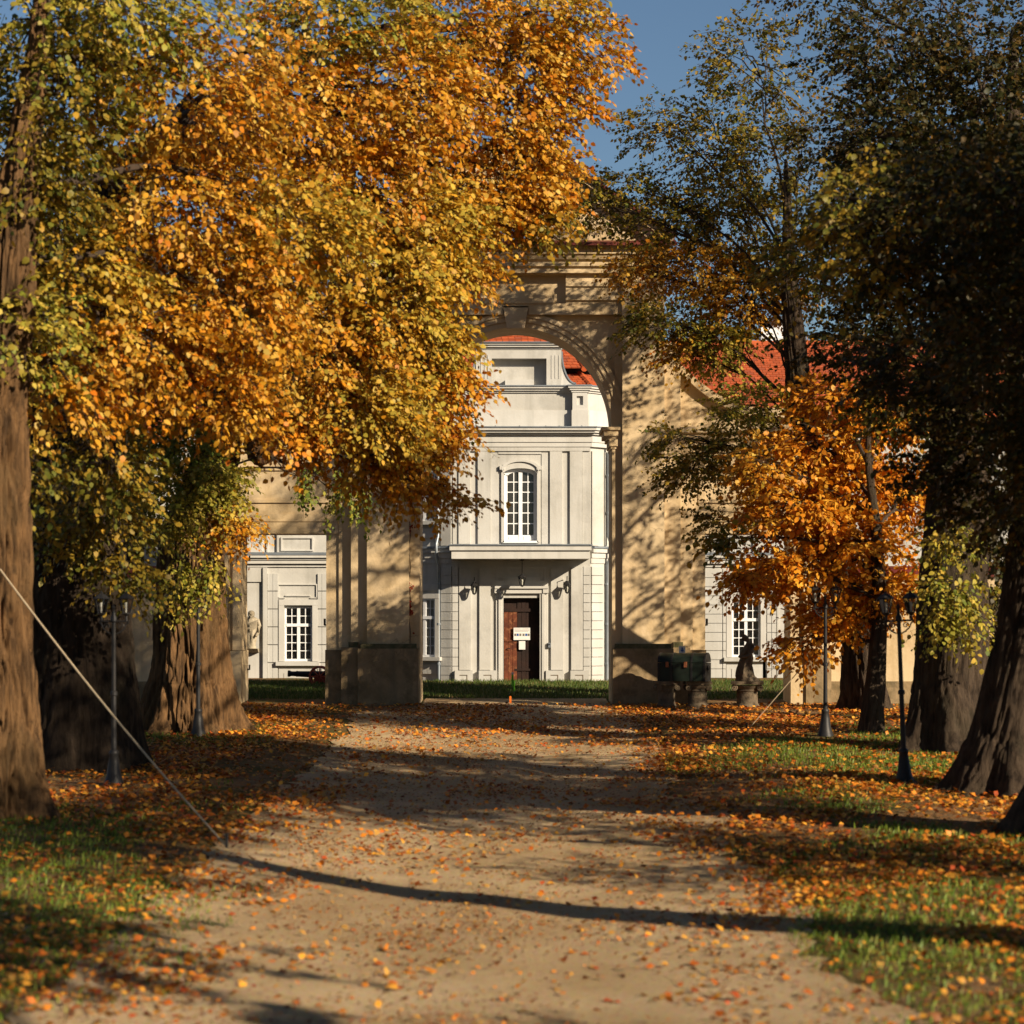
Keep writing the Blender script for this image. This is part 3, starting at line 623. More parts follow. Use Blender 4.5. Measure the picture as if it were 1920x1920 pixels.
# wings
def wing(s):
    D = YW
    def WX(x): return px(x, D)
    def WZ(y): return pz(y, D)
    M = Matrix.Translation((0, D, 0))
    def wb(name, xa, xb, ya, yb, pr, m=M_pal, back=.012): return MB().box(WX(xa), WX(xb), D-pr, D+back, WZ(yb), WZ(ya)).obj(name, m, pal)
    if s < 0: wa, wbx, wt, wbt, spl = 533, 586, 1137, 1240, 1172
    else: wa, wbx, wt, wbt, spl = 1372, 1426, 1127, 1232, 1162
    xe = WX(-180) if s < 0 else WX(2120); xi = cl[0]+.6 if s < 0 else cr[0]-.6
    wl = MB(); ztop = WZ(806)
    for (a, b, c, d) in ((min(xe, xi), WX(wa), ZB, ztop), (WX(wbx), max(xe, xi), ZB, ztop), (WX(wa), WX(wbx), ZB, WZ(wbt)), (WX(wa), WX(wbx), WZ(wt), ztop)): wl.box(a, b, D, D+.4, c, d)
    wl.box(min(xe, xi), max(xe, xi), D+.41, D+10, ZB, ztop); wl.obj('wing_wall', M_pal, pal)
    pane_window(Matrix.Translation((0, D+.08, 0)), WX(wa)+.005, WX(wbx)-.005, WZ(wbt)+.004, WZ(wt)-.004, WZ(spl), pal)
    for (a, b, ya, yb) in ((wa-10, wa, wt-2, wbt), (wbx, wbx+10, wt-2, wbt), (wa-10, wbx+10, wt-13, wt-2.2)): wb('window_surround', a, b, ya, yb, .06, M_pal2)
    wb('sill', wa-15, wbx+13, wbt+.5, wbt+8, .16, M_block)
    wb('apron_panel', wa-10, wbx+10, wbt+8.3, 1300, .03, M_block); wb('apron_panel', wa, wbx, wbt+22, 1300, .045, M_pal)
    for (a, b, ya, yb) in ((wa-12, wbx+9, wt-42, wt-40), (wa-12, wa-10, wt-40, wt-16), (wbx+7, wbx+9, wt-40, wt-16), (wa-12, wa+2, wt-17, wt-15), (wbx-4, wbx+9, wt-17, wt-15), (wa+2, wbx-4, wt-21, wt-19)): wb('head_panel', a, b, ya, yb, .045, M_pal2)
    x_lo, x_hi = (430, 760) if s < 0 else (1180, 1600)
    for ya, yb, pr, m in ((1036, 1041, .26, M_zinc), (1041.3, 1046, .24, M_pal2), (1046.3, 1050, .17, M_pal2), (1050.3, 1057, .13, M_pal2), (1060, 1063, .05, M_pal2)): wb('string_course', x_lo, x_hi, ya, yb, pr, m)
    if s < 0:
        y = 1075; k = 0
        while y < 1290:
            for a, b in ((502, 511.5), (512, 521), (596, 603.5), (604, 614)): piece('block', M_block, WX(a), WX(b), D-.05-.006*((k+int(a)) % 2), D+.01, WZ(y+33)+.009, WZ(y)-.009, pal)
            y += 33.5; k += 1
        wb('lesene', 493.5, 501.5, 1064, 1300, .10); wb('wall_panel_head', 430, 493, 1064, 1091, .05)
        for a, b, pr in ((462, 492, .06), (500, 503, .05), (519.5, 523, .07)): wb('lesene', a, b, 960, 1035.5, pr)
        for a, b, ya, yb in ((527, 530, 1007, 1033), (585, 588, 1007, 1033), (530, 585, 1007, 1009.5), (530, 585, 1030.5, 1033)): wb('apron_moulding', a, b, ya, yb, .05, M_pal2)
    else:
        y = 1066; k = 0
        while y < 1290:
            for a, b in ((1300, 1354), (1355.5, 1361), (1438, 1446), (1447, 1455)): piece('block', M_block, WX(a), WX(b), D-.05-.006*((k+int(a)) % 2), D+.01, WZ(y+17)+.007, WZ(y)-.007, pal)
            y += 17.1; k += 1
        for a, b in ((1322, 1342), (1350, 1358), (1412, 1420), (1440, 1452)): wb('lesene', a, b, 960, 1035.5, .06)
        for a, b in ((1430, 1437.5), (1457, 1460)): wb('lesene', a, b, 1064, 1300, .03)
    for ya, yb, pr in ((806, 812, .30), (812.3, 818, .20), (818.3, 826, .10)):
        MB().box(xe, xi, D-pr, D+.01, WZ(yb), WZ(ya)).obj('cornice', M_pal2, pal)
wing(-1); wing(1)
# roofs
def roof_plane(name, a, b, c, d, tw=.19, th=.17, parent=None, seed=1):   # a-b eaves left to right, d-c top; a field of lapped tiles
    rng = np.random.default_rng(seed); a, b, c, d = map(np.array, (a, b, c, d)); a, b, c, d = a.astype(float), b.astype(float), c.astype(float), d.astype(float)
    up = (d+c-a-b)/2; nr = max(2, int(np.linalg.norm(up)/th)); V = []; Fc = []; C = []
    nrm = np.cross(b-a, up); nrm /= np.linalg.norm(nrm)
    for r in range(nr):
        t0, t1 = r/nr, (r+1.25)/nr
        l0, r0 = a+(d-a)*t0, b+(c-b)*t0; l1, r1 = a+(d-a)*min(t1, 1), b+(c-b)*min(t1, 1)
        nc = max(1, int(np.linalg.norm(r0-l0)/tw)); off = .5*(r % 2)/nc
        for k in range(nc+(r % 2)):
            u0, u1 = max(0, k/nc-off), min(1, (k+1)/nc-off)
            if u1 <= u0: continue
            lift = nrm*(.035+.008*rng.random()); g = .03*(u1-u0)
            p = [l0+(r0-l0)*(u0+g)+lift, l0+(r0-l0)*(u1-g)+lift, l1+(r1-l1)*(u1-g)+nrm*.008, l1+(r1-l1)*(u0+g)+nrm*.008, l0+(r0-l0)*(u0+g), l0+(r0-l0)*(u1-g)]
            i = len(V); V += p; Fc += [(i, i+1, i+2, i+3), (i+4, i+5, i+1, i)]
            q = rng.random(); cc = np.array((.46,.095,.026))*(.78+.4*rng.random()) if q > .12 else np.array((.30,.07,.03)); C += [(*cc, 1)]*6
    i = len(V); V += [a, b, c, d]; Fc.append((i, i+1, i+2, i+3)); C += [(.3, .06, .02, 1)]*4
    me = bpy.data.meshes.new(name); me.from_pydata([tuple(v) for v in V], [], Fc); me.materials.append(M_tile)
    at = me.color_attributes.new('Col', 'FLOAT_COLOR', 'POINT'); at.data.foreach_set('color', np.array(C, dtype=np.float32).ravel())
    o = bpy.data.objects.new(name, me); link(o); attach(o, parent); o['_w'] = (0.0, 0.0, 0.0); o['kind'] = 'stuff'; return o
roof = MB().box(-13, 13, 75.6, 75.8, pz(806, 75.7)-.5, pz(806, 75.7)-.3).obj('roof', M_ridge, pal)
def ridge_caps(p0, p1, r=.11, step=.36, m=None):
    p0, p1 = Vector(p0), Vector(p1); n_ = max(1, int((p1-p0).length/step)); d = (p1-p0)/n_
    if ('cap', round(d.length, 4)) not in UNIT:
        UNIT[('cap', round(d.length, 4))] = MB().tube([(0, 0, -.02), (0, 0, d.length*.5), (0, 0, d.length+.03)], [r*1.15, r, r*.92], 8).mesh('ridge_tile', M_ridge, True)
    for k in range(n_):
        o = bpy.data.objects.new('ridge_tile', UNIT[('cap', round(d.length, 4))]); link(o)
        o.parent = roof; o.matrix_basis = Matrix.Translation(p0+d*k) @ d.to_track_quat('Z', 'Y').to_matrix().to_4x4()
ze, zr, yr = pz(800, YW), pz(645, 75.7), 75.7
for s in (-1, 1):
    xa, xb = (-21.5, cl[0]-.2) if s < 0 else (cr[0]+.2, 21.5)
    roof_plane('tile_field', (xa, YW-.45, ze), (xb, YW-.45, ze), (xb, yr, zr), (xa, yr, zr), parent=roof, seed=3+s)
    roof_plane('tile_field', (xb, 81, ze), (xa, 81, ze), (xa, yr, zr), (xb, yr, zr), .4, .4, parent=roof, seed=9+s)
    ridge_caps((xa, yr, zr), (xb, yr, zr))
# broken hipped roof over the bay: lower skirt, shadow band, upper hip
zA = Z_(722)
lo0 = [(x0b+.1, PD+1.75), (x1b+.0, PD+1.75), (cr[0]-.1, cr[1]+.8), (cr[0]-.1, 79), (cl[0]+.1, 79), (cl[0]+.1, cl[1]+1.3)]
def inset(p, d): return grow(p, -d)
def zed(p, z): return [(a, b, z) for a, b in p]
L0, L1 = zed(grow(lo0, .4), zA+.02), zed(inset(lo0, .75), pz(692, 70.3))
U0, U1 = zed(inset(lo0, .35), pz(684, 70.3)), zed(inset(lo0, 2.35), pz(607, 72))
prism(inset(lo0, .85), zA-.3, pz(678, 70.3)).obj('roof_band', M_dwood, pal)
for k in (0, 1, 5, 2, 4):
    j = (k+1) % 6
    roof_plane('tile_field', L0[k], L0[j], L1[j], L1[k], parent=roof, seed=20+k); roof_plane('tile_field', U0[k], U0[j], U1[j], U1[k], parent=roof, seed=30+k)
for k in (0, 1, 2, 5):
    ridge_caps(L0[k], L1[k], .09, .3); ridge_caps(U0[k], U1[k], .09, .3)
prism([(a, b) for a, b, c in U1], U1[0][2]-.1, U1[0][2]+.06).obj('roof_crown', M_ridge, roof)
ch = MB(); cx0, cx1 = px(1425, 76.5), px(1470, 76.5)
ch.box(cx0, cx1, 76.2, 77.0, zr-1.2, pz(604, 76.5)); ch.obj('chimney', M_white, pal)
MB().box(cx0-.06, cx1+.06, 76.1, 77.1, pz(604, 76.5), pz(599, 76.5)).obj('chimney_cap', M_zinc, pal)
MB().box(cx0+.1, cx1-.1, 76.19, 76.25, pz(612, 76.5), pz(607, 76.5)).obj('chimney_vent', M_dwood, pal)
# ------------------------------------------------------------------ lanterns and lamp posts
def lantern_parts(root, c, h=.36, wd=.105, hang=False, name=True, parent=None):   # hexagonal lantern tapering downwards, c = centre of its foot
    p = parent or root
    x, y, z = c
    MB().lathe([(wd*1.35, h*.68), (wd*1.42, h*.71), (wd*.75, h*.86), (wd*.35, h*.92), (wd*.2, h*.95), (wd*.24, h*.98), (.004, h*1.04)], 6, (x, y, z)).obj('lantern_cap', M_iron, p)
    MB().lathe([(.01, -h*.06), (wd*.5, 0), (wd*.66, h*.05), (wd*.66, h*.09)], 6, (x, y, z)).obj('lantern_foot', M_iron, p)
    MB().lathe([(wd*.60, h*.09), (wd*1.1, h*.68)], 6, (x, y, z), cap=False).obj('lantern_glass', M_lglass, p)
    fr = MB()
    for k in range(6):
        a = math.pi/3*k; fr.tube([(x+wd*.63*math.cos(a), y+wd*.63*math.sin(a), z+h*.08), (x+wd*1.14*math.cos(a), y+wd*1.14*math.sin(a), z+h*.69)], .008, 4)
    fr.obj('lantern_frame', M_iron, p)
    MB().lathe([(.02, h*.1), (.022, h*.3), (.03, h*.36), (.03, h*.48), (.012, h*.54)], 8, (x, y, z)).obj('bulb', M_paper, p)
def make_lamp():
    root = thing('lamp_post', 'x', 'lamp post')
    MB().lathe([(.165, -.1), (.165, .03), (.15, .06), (.14, .10), (.115, .18), (.09, .36), (.07, .47), (.078, .49), (.078, .53), (.055, .56)], 12).obj('base', M_iron, root, smooth=True)
    MB().lathe([(.044, .55), (.038, 1.4), (.056, 1.41), (.056, 1.46), (.036, 1.48), (.032, 2.54), (.05, 2.56), (.05, 2.62), (.028, 2.66), (.022, 2.74), (.035, 2.77), (.004, 2.84)], 12).obj('pole', M_iron, root, smooth=True)
    arm = MB(); arm.tube([(-.24, 0, 2.56), (.24, 0, 2.56)], .016, 6)
    for s in (-1, 1):
        arm.tube([(s*.04, 0, 2.36), (s*.10, 0, 2.39), (s*.17, 0, 2.45), (s*.20, 0, 2.52), (s*.24, 0, 2.54)], .012, 6)
        arm.tube([(s*(.11+.055*math.cos(t*.7)*(1-t/14)), 0, 2.485+.05*math.sin(t*.7)*(1-t/14)) for t in range(12)], .009, 5)
        arm.tube([(s*.20, 0, 2.56), (s*.20, 0, 2.66)], .02, 6)
    arm.obj('crossarm', M_iron, root)
    for s in (-1, 1): lantern_parts(root, (s*.20, 0, 2.66), .36, .10)
    return root
def dup(o, parent=None):
    c = o.copy(); link(c); c.parent = parent
    if parent is not None: c.matrix_parent_inverse = o.matrix_parent_inverse.copy()
    for ch in o.children: dup(ch, c)
    return c
lamp = make_lamp()
LP = [(-6.29, 47.9, 4, 'black two-lantern lamp post standing right against the lit left trunk'), (6.16, 48.1, -6, 'black two-lantern lamp post on the grass beside the orange-leaved tree'),
      (-6.25, 37.6, -9, 'black two-lantern lamp post lost in the shade of the dark left trunk'), (6.1, 37.9, 7, 'leaning black two-lantern lamp post among fallen leaves by the dark right trunks'),
      (-6.2, 27.4, 5, 'nearest black two-lantern lamp post at the left edge before the first trunk'), (6.1, 27.5, -4, 'nearest black two-lantern lamp post at the right edge before the trunks')]
for i, (x, y, rz, lab) in enumerate(LP):
    o = lamp if i == 0 else dup(lamp)
    o.location = (x, y, gz(x, y)-.01); o.rotation_euler = (0, R(-2.2) if i == 3 else 0, R(rz))
    tag(o, lab, 'lamp post', 'lamp posts along the avenue')
def wall_lantern(x, y, zc, lab):
    r = thing('wall_lantern', lab, 'lantern', (x, PD-.02, zc), 'wall lanterns by the palace door')
    lantern_parts(r, (x, PD-.30, zc-.14), .34, .085)
    MB().tube([(x, PD-.068, zc+.12), (x, PD-.16, zc+.30), (x, PD-.30, zc+.34), (x, PD-.30, zc+.20)], .014, 6).obj('bracket', M_iron, r)
    MB().lathe([(.05, -.09), (.05, .09)], 8, (x, PD-.075, zc+.12)).obj('wall_plate', M_iron, r)
wall_lantern(X_(889.5), 0, Z_(1105), 'black wall lantern on the left of the palace door')
wall_lantern(X_(1063), 0, Z_(1103), 'black wall lantern on the right of the palace door')
xh, yh, zh = px(979, 68.6), 68.6, pz(1099, 68.6)
hl = thing('hanging_lantern', 'black lantern hanging on a chain below the palace balcony', 'lantern', (xh, yh, zh))
lantern_parts(hl, (xh, yh, zh), .36, .095)
MB().tube([(xh, yh, zh+.35), (xh, yh, pz(1047.3, CPD))], .011, 6).obj('chain', M_iron, hl)
MB().lathe([(.05, -.05), (.05, .0)], 8, (xh, yh, pz(1047.3, CPD))).obj('ceiling_rose', M_iron, hl)
# ------------------------------------------------------------------ notices, bell box, stakes
YN = PD+.10
nbd = thing('notice_board', 'white notice board with a row of small pictures on the palace door', 'notice', (X_(978), YN, Z_(1200)))
MB().box(X_(963), X_(994), YN, YN+.03, Z_(1200), Z_(1177)).obj('board', M_paper, nbd)
for k, xx in enumerate((964.5, 969, 974, 980, 985, 989.5)):
    piece('picture', (M_ink, M_blue)[k % 3 == 1], X_(xx), X_(xx+3.6), YN-.004, YN, Z_(1192.5), Z_(1188), nbd)
for (a, b, y) in ((965, 976, 1179), (980, 991, 1179), (965, 992, 1181.5), (965, 990, 1183.5)): piece('text_line', M_ink, X_(a), X_(b), YN-.003, YN, Z_(y+.5), Z_(y), nbd)
ppr = MB().box(X_(973), X_(985), YN+.01, YN+.025, Z_(1218), Z_(1202)).obj('paper_sheet', M_paper)
tag(ppr, 'small white paper sheet below the notice board on the door', 'notice')
bx = thing('bell_box', 'small grey bell box on the strip right of the palace door', 'box', (X_(1030), PD-.05, Z_(1209)))
MB().box(X_(1027.5), X_(1032.5), PD-.14, PD+.01, Z_(1214), Z_(1205)).obj('case', M_zinc, bx); MB().lathe([(.02, 0), (.02, .02)], 8, (0, 0, 0)).obj('button', M_iron, bx, Matrix.Translation((X_(1030), PD-.14, Z_(1208))) @ Matrix.Rotation(R(90), 4, 'X'))
def stake(x, yb, h, wd, m, lab, tip=None, grp=None):
    D = Dg(yb); X = px(x, D); z = gz(X, D)
    r = thing('marker_stake', lab, 'stake', (X, D, z), grp)
    MB().ext([(X-wd/2, z-.1), (X+wd/2, z-.1), (X+wd/2, z+h*.96), (X, z+h), (X-wd/2, z+h*.95)], D-.03, D+.03).obj('post', m, r)
    if tip: MB().box(X-wd/2-.004, X+wd/2+.004, D-.034, D+.034, z+h*.86, z+h*1.01).obj('tip', tip, r)
stake(961, 1290, .42, .055, M_sgreen, 'bright green marker stake with pale tip on the courtyard lawn', M_paper, 'stakes in front of the palace')
stake(963.5, 1297, .31, .06, M_sgreen, 'shorter bright green marker stake in front of the tall one', None, 'stakes in front of the palace')
stake(957, 1320, .19, .05, M_sorange, 'short orange marker stake in the middle of the archway', None, 'stakes in front of the palace')
# ------------------------------------------------------------------ stone figures, capitals, chest
def figure(sections, n=20, fold=.06, seed=0):        # sections: (cx, cy, z, rx, ry); a draped figure as one skin
    m = MB(); vs = []; fs = []
    for i, (cx, cy, z, rx, ry, fo) in enumerate(sections):
        for k in range(n):
            a = 2*math.pi*k/n; f = 1+fo*math.sin(a*5+z*4+seed)+fo*.6*math.sin(a*9-z*7)
            vs.append((cx+rx*f*math.cos(a), cy+ry*f*math.sin(a), z))
    for i in range(len(sections)-1):
        for k in range(n): fs.append((i*n+k, i*n+(k+1) % n, (i+1)*n+(k+1) % n, (i+1)*n+k))
    fs += [tuple(range(n-1, -1, -1)), tuple(range((len(sections)-1)*n, len(sections)*n))]
    return m.add(vs, fs)
def capital(name, xc, yb, wtop, wsh, D, lab, ztop, grp, rz=0):
    X = px(xc, D); z = gz(X, D); h = ztop-z
    r = thing(name, lab, 'stone capital', (X, D, z), grp)
    T = Matrix.Translation((X, D, z)) @ Matrix.Rotation(R(rz), 4, 'Z')
    a, s = wtop/2, wsh/2
    MB().lathe([(s*1.16, -.08), (s*1.16, .06), (s*1.08, .09), (s, .12), (s*.98, h*.62), (s*1.08, h*.64), (s*1.06, h*.70)], 20).obj('shaft', M_dstone, r, T, smooth=True)
    MB().lathe([(s*1.0, h*.69), (s*1.18, h*.76), (s*1.3, h*.84)], 20).obj('echinus', M_dstone, r, T, smooth=True)
    MB().box(-a, a, -a*.8, a*.8, h*.88, h).obj('abacus', M_dstone, r, T)
    for sx in (-1, 1):
        for sy in (-1, 1):
            v = MB()
            v.tube([(sx*(a*.80+h*.115*(1-t/26)*math.cos(t*.5+1.5)), sy*a*.66, h*.76+h*.115*(1-t/26)*math.sin(t*.5+1.5)) for t in range(24)], [h*.035]*24, 6)
            v.obj('volute', M_dstone, r, T)
        q = MB().lathe([(h*.11, -a*.62), (h*.085, 0), (h*.11, a*.62)], 14); q.obj('bolster', M_dstone, r, T @ Matrix.Translation((sx*a*.80, 0, h*.76)) @ Matrix.Rotation(R(90), 4, 'X'), smooth=True)
    return r
CD = 56.9
zc_top = pz(1277, CD)
capital('stone_capital', 1250, 1329, .56, .40, CD, 'dark stone capital with scrolls under the left end of the chest', zc_top, 'stone capitals by the right pier', 8)
capital('stone_capital', 1308, 1329, .62, .46, CD, 'dark stone capital with scrolls under the right end of the chest', zc_top, 'stone capitals by the right pier', 3)
SD = 57.0
capital('stone_capital', 1401, 1327, .76, .50, SD, 'dark stone capital pedestal under the bowed figure', pz(1277, SD), 'stone capitals by the right pier', -5)
# chest
chx = (px(1229, CD)+px(1334, CD))/2
cht = thing('chest', 'dark green domed travel chest standing on two stone capitals', 'chest', (chx, CD, zc_top))
T = Matrix.Translation((chx+.02, CD, zc_top)) @ Matrix.Rotation(R(-17), 4, 'Z')
cw, cdp, chh, lid = .57, .30, .43, .22
MB().box(-cw, cw, -cdp, cdp, .004, chh).obj('body', M_green, cht, T)
dome = [(-cdp*math.cos(math.pi*k/12), chh+.012+lid*math.sin(math.pi*k/12)) for k in range(13)]
MB().profx(dome, -cw, cw).obj('lid', M_green, cht, T, smooth=True)
for xx in (-cw+.02, -.24, .24, cw-.02):
    d2 = [(-(cdp+.012)*math.cos(math.pi*k/12), chh+.012+(lid+.012)*math.sin(math.pi*k/12)) for k in range(13)]
    MB().profx(d2, xx-.022, xx+.022).obj('lid_strap', M_iron, cht, T); MB().box(xx-.022, xx+.022, -cdp-.012, cdp+.012, 0, chh-.004).obj('body_strap', M_iron, cht, T)
for xx in (-.34, .10):
    MB().box(xx-.035, xx+.035, -cdp-.035, -cdp-.004, chh-.10, chh+.03).obj('latch', M_rust, cht, T)
MB().tube([(cw+.005, -.09, .36), (cw+.03, -.09, .27), (cw+.03, .09, .27), (cw+.005, .09, .36)], .014, 6).obj('handle', M_iron, cht, T)
MB().lathe([(.09, 0), (.09, .012)], 14).obj('end_plate', M_iron, cht, T @ Matrix.Translation((cw, 0, .3)) @ Matrix.Rotation(R(90), 4, 'Y'))
# arrow sign above the chest
AD = GD-.28
sg = thing('arrow_sign', 'small white square sign with blue down arrow above the chest', 'sign', (px(1279, AD), AD, pz(1224, AD)))
MB().box(px(1273, AD), px(1285, AD), AD, AD+.03, pz(1224.5, AD), pz(1211.5, AD)).obj('plate', M_paper, sg)
ax = px(1279, AD)
MB().ext([(ax, pz(1222.5, AD)), (ax+.045, pz(1218.5, AD)), (ax+.018, pz(1218.5, AD)), (ax+.018, pz(1214, AD)), (ax-.018, pz(1214, AD)), (ax-.018, pz(1218.5, AD)), (ax-.045, pz(1218.5, AD))], AD-.004, AD-.0005).obj('arrow', M_blue, sg)
# bowed draped figure
k_ = SD/F
def sx(zx): return px(1160+zx/4.8, SD)
def sz(zy): return pz(1100+zy/4.8, SD)
st = thing('stone_figure', 'dark weathered statue of a draped figure with bowed head by the right gateway', 'statue', (sx(1150), SD, sz(848)))
rows_ = [(848,1050,1272,.30,.02),(835,1048,1268,.30,.03),(820,1054,1245,.28,.06),(800,1050,1222,.27,.09),(770,1056,1212,.26,.10),(735,1066,1206,.25,.10),(705,1078,1200,.24,.09),(680,1084,1206,.23,.07),(655,1092,1214,.22,.06),(630,1104,1212,.21,.05),
         (605,1118,1208,.18,.05),(580,1130,1210,.17,.05),(555,1138,1213,.17,.04),(535,1140,1214,.165,.03),(518,1142,1212,.15,.02),(506,1146,1206,.12,.01),(498,1148,1188,.07,0),(492,1144,1180,.062,0)]
body_ = figure([((sx(a)+sx(b))/2, SD-.02*(y < 600), sz(y), (sx(b)-sx(a))/2, ry, fo) for y, a, b, ry, fo in rows_], 24, seed=1)
hd = [(496,1140,1178,.06),(490,1126,1176,.075),(480,1116,1174,.088),(468,1112,1172,.095),(455,1110,1168,.095),(444,1109,1160,.085),(436,1110,1148,.065),(430,1112,1138,.04),(426,1116,1128,.015)]
body_.add(*(lambda m: (m.v, m.f))(figure([((sx(a)+sx(b))/2, SD-.03, sz(y), (sx(b)-sx(a))/2, ry, 0) for y, a, b, ry in hd], 18)))
body_.tube([(sx(1198), SD-.12, sz(530)), (sx(1190), SD-.2, sz(580)), (sx(1165), SD-.24, sz(622)), (sx(1125), SD-.25, sz(632)), (sx(1082), SD-.18, sz(628))], [.058,.052,.045,.04,.035], 10)
body_.tube([(sx(1150), SD-.10, sz(532)), (sx(1128), SD-.17, sz(570)), (sx(1104), SD-.2, sz(605)), (sx(1078), SD-.16, sz(634))], [.055,.05,.042,.034], 10)
body_.tube([(sx(1113), SD-.1, sz(455)), (sx(1106), SD-.1, sz(470)), (sx(1112), SD-.1, sz(476))], [.012,.018,.012], 6)
body_.obj('body', M_dstone, st, smooth=True)
# stone figure on the wing wall
WD = YW-.28
wx_ = px(471, WD)
ws = thing('wall_statue', 'pale stone statue of a standing bearded draped man on the left palace wall', 'statue', (wx_, WD, pz(1216, WD)))
def wzz(y): return pz(y, WD)
rr = [(1216,.13,.10,.02),(1213,.14,.11,.02),(1209,.115,.10,.03),(1203,.125,.11,.12),(1196,.14,.12,.14),(1188,.16,.13,.13),(1180,.175,.14,.12),(1174,.19,.15,.10),(1168,.195,.155,.10),(1163,.20,.15,.10),(1160,.185,.13,.05),(1158,.13,.10,.02),(1156.5,.075,.075,0)]
fg = figure([(wx_, WD+.06, wzz(y), rx, ry, fo) for y, rx, ry, fo in rr], 24, seed=2)
fg.add(*(lambda m: (m.v, m.f))(figure([(wx_+.0, WD+.03, wzz(y), rx, ry, 0) for y, rx, ry in ((1158,.06,.075),(1156,.085,.10),(1153.5,.098,.115),(1151,.10,.115),(1148.5,.098,.11),(1146.5,.08,.09),(1145,.045,.05),(1144.6,.01,.01))], 18)))
fg.tube([(wx_-.18, WD+.04, wzz(1162)), (wx_-.23, WD-.0, wzz(1172)), (wx_-.16, WD-.1, wzz(1180)), (wx_-.02, WD-.13, wzz(1178))], [.06,.055,.045,.04], 8)
fg.tube([(wx_+.18, WD+.04, wzz(1162)), (wx_+.24, WD+.0, wzz(1174)), (wx_+.21, WD-.06, wzz(1187)), (wx_+.15, WD-.1, wzz(1193))], [.06,.055,.045,.04], 8)
for i in range(7): fg.tube([(wx_-.20+.02*i, WD-.10+.01*i, wzz(1164+2.2*i)), (wx_-.02, WD-.145, wzz(1168+2.5*i)), (wx_+.2-.01*i, WD-.1, wzz(1163+2.4*i))], .016, 5)
fg.tube([(wx_-.05, WD-.085, wzz(1153)), (wx_, WD-.125, wzz(1157.5)), (wx_+.05, WD-.085, wzz(1153))], [.02, .03, .02], 6)
fg.tube([(wx_, WD-.09, wzz(1150)), (wx_, WD-.115, wzz(1152.3))], [.012, .018], 6)
fg.obj('body', M_stone, ws, smooth=True)
MB().profx([(WD-.14, wzz(1216.2)), (YW+.005, wzz(1216.2)), (YW+.005, wzz(1224)), (WD+.08, wzz(1222))], wx_-.2, wx_+.2).obj('corbel', M_stone, ws)
# cannon on the courtyard lawn
ND = 67.6; nxm = px(600, ND); nz = gz(nxm, ND)-.05
cn = thing('cannon', 'small black cannon on a red carriage in front of the left palace window', 'cannon', (nxm, ND, nz))
axl = nz+.30
prof = [(.02, -.32), (.045, -.30), (.05, -.26), (.03, -.23), (.10, -.20), (.115, -.16), (.105, -.10), (.098, .2), (.106, .21), (.106, .25), (.09, .26), (.078, .62), (.086, .63), (.086, .66), (.072, .67), (.066, .80), (.088, .84), (.092, .88), (.085, .90), (.045, .90), (.043, .6)]
MB().lathe(prof, 16).obj('barrel', M_iron, cn, Matrix.Translation((nxm, ND, axl+.02)) @ Matrix.Rotation(R(-88), 4, 'Y'), smooth=True)
for s in (-1, 1):
    yv = ND+s*.15
    MB().ext([(nxm-.16, nz+.16), (nxm+.75, nz-.02), (nxm+.85, nz+.06), (nxm+.45, nz+.22), (nxm+.1, nz+.30), (nxm-.14, nz+.30)], yv-.03, yv+.03).obj('carriage_cheek', M_cred, cn)
    whl = MB(); yv = ND+s*.25; wr_ = .27
    whl.tube([(nxm+wr_*math.cos(2*math.pi*i/24), yv, nz+wr_+.0+wr_*math.sin(2*math.pi*i/24)) for i in range(25)], .032, 8)
    for i in range(8):
        a = math.pi/4*i; whl.tube([(nxm+.05*math.cos(a), yv, nz+wr_+.05*math.sin(a)), (nxm+wr_*math.cos(a), yv, nz+wr_+wr_*math.sin(a))], .018, 6)
    whl.tube([(nxm, yv-.05, nz+wr_), (nxm, yv+.05, nz+wr_)], .055, 10); whl.obj('wheel', M_cred, cn)
MB().tube([(nxm, ND-.3, nz+.27), (nxm, ND+.3, nz+.27)], .025, 8).obj('axle', M_iron, cn)
# ------------------------------------------------------------------ trees
PAL = {
 'gold':   ([(.62,.32,.032),(.58,.23,.015),(.62,.42,.09),(.32,.22,.025),(.55,.15,.010)], [.33,.27,.18,.12,.10]),
 'ygold': ([(.54,.38,.06),(.60,.33,.035),(.36,.29,.04),(.58,.25,.018),(.20,.18,.025)], [.3,.27,.2,.13,.1]),
 'ygreen': ([(.42,.34,.05),(.24,.24,.03),(.54,.36,.06),(.13,.16,.025)], [.3,.28,.22,.2]),
 'olive':  ([(.30,.22,.03),(.14,.14,.02),(.46,.26,.03),(.08,.10,.018)], [.28,.28,.24,.2]),
 'orange': ([(.70,.28,.022),(.60,.18,.012),(.74,.40,.05),(.50,.27,.03)], [.36,.24,.28,.12]),
 'dark':   ([(.07,.05,.011),(.04,.042,.009),(.17,.085,.012),(.03,.034,.008)], [.3,.3,.13,.27]),  # leaf colours lowered to put the right side's shade into them
 'green':  ([(.12,.17,.025),(.22,.24,.035),(.08,.12,.02),(.38,.30,.04)], [.3,.3,.2,.2]),
}
LEAF = np.array([(0,0,0),(-.36,.30,.05),(-.30,.68,.03),(0,1,-.04),(.30,.68,.03),(.36,.30,.05),(0,.5,-.05)], float)
LTRI = np.array([(0,6,1),(1,6,2),(2,6,3),(3,6,4),(4,6,5),(5,6,0)])
LEAF4 = np.array([(0,0,0),(-.38,.42,.05),(0,1,-.05),(.38,.42,.05)], float); LTRI4 = np.array([(0,3,1),(3,2,1)])
def nrmv(a): return a/np.maximum(np.linalg.norm(a, axis=-1, keepdims=True), 1e-9)
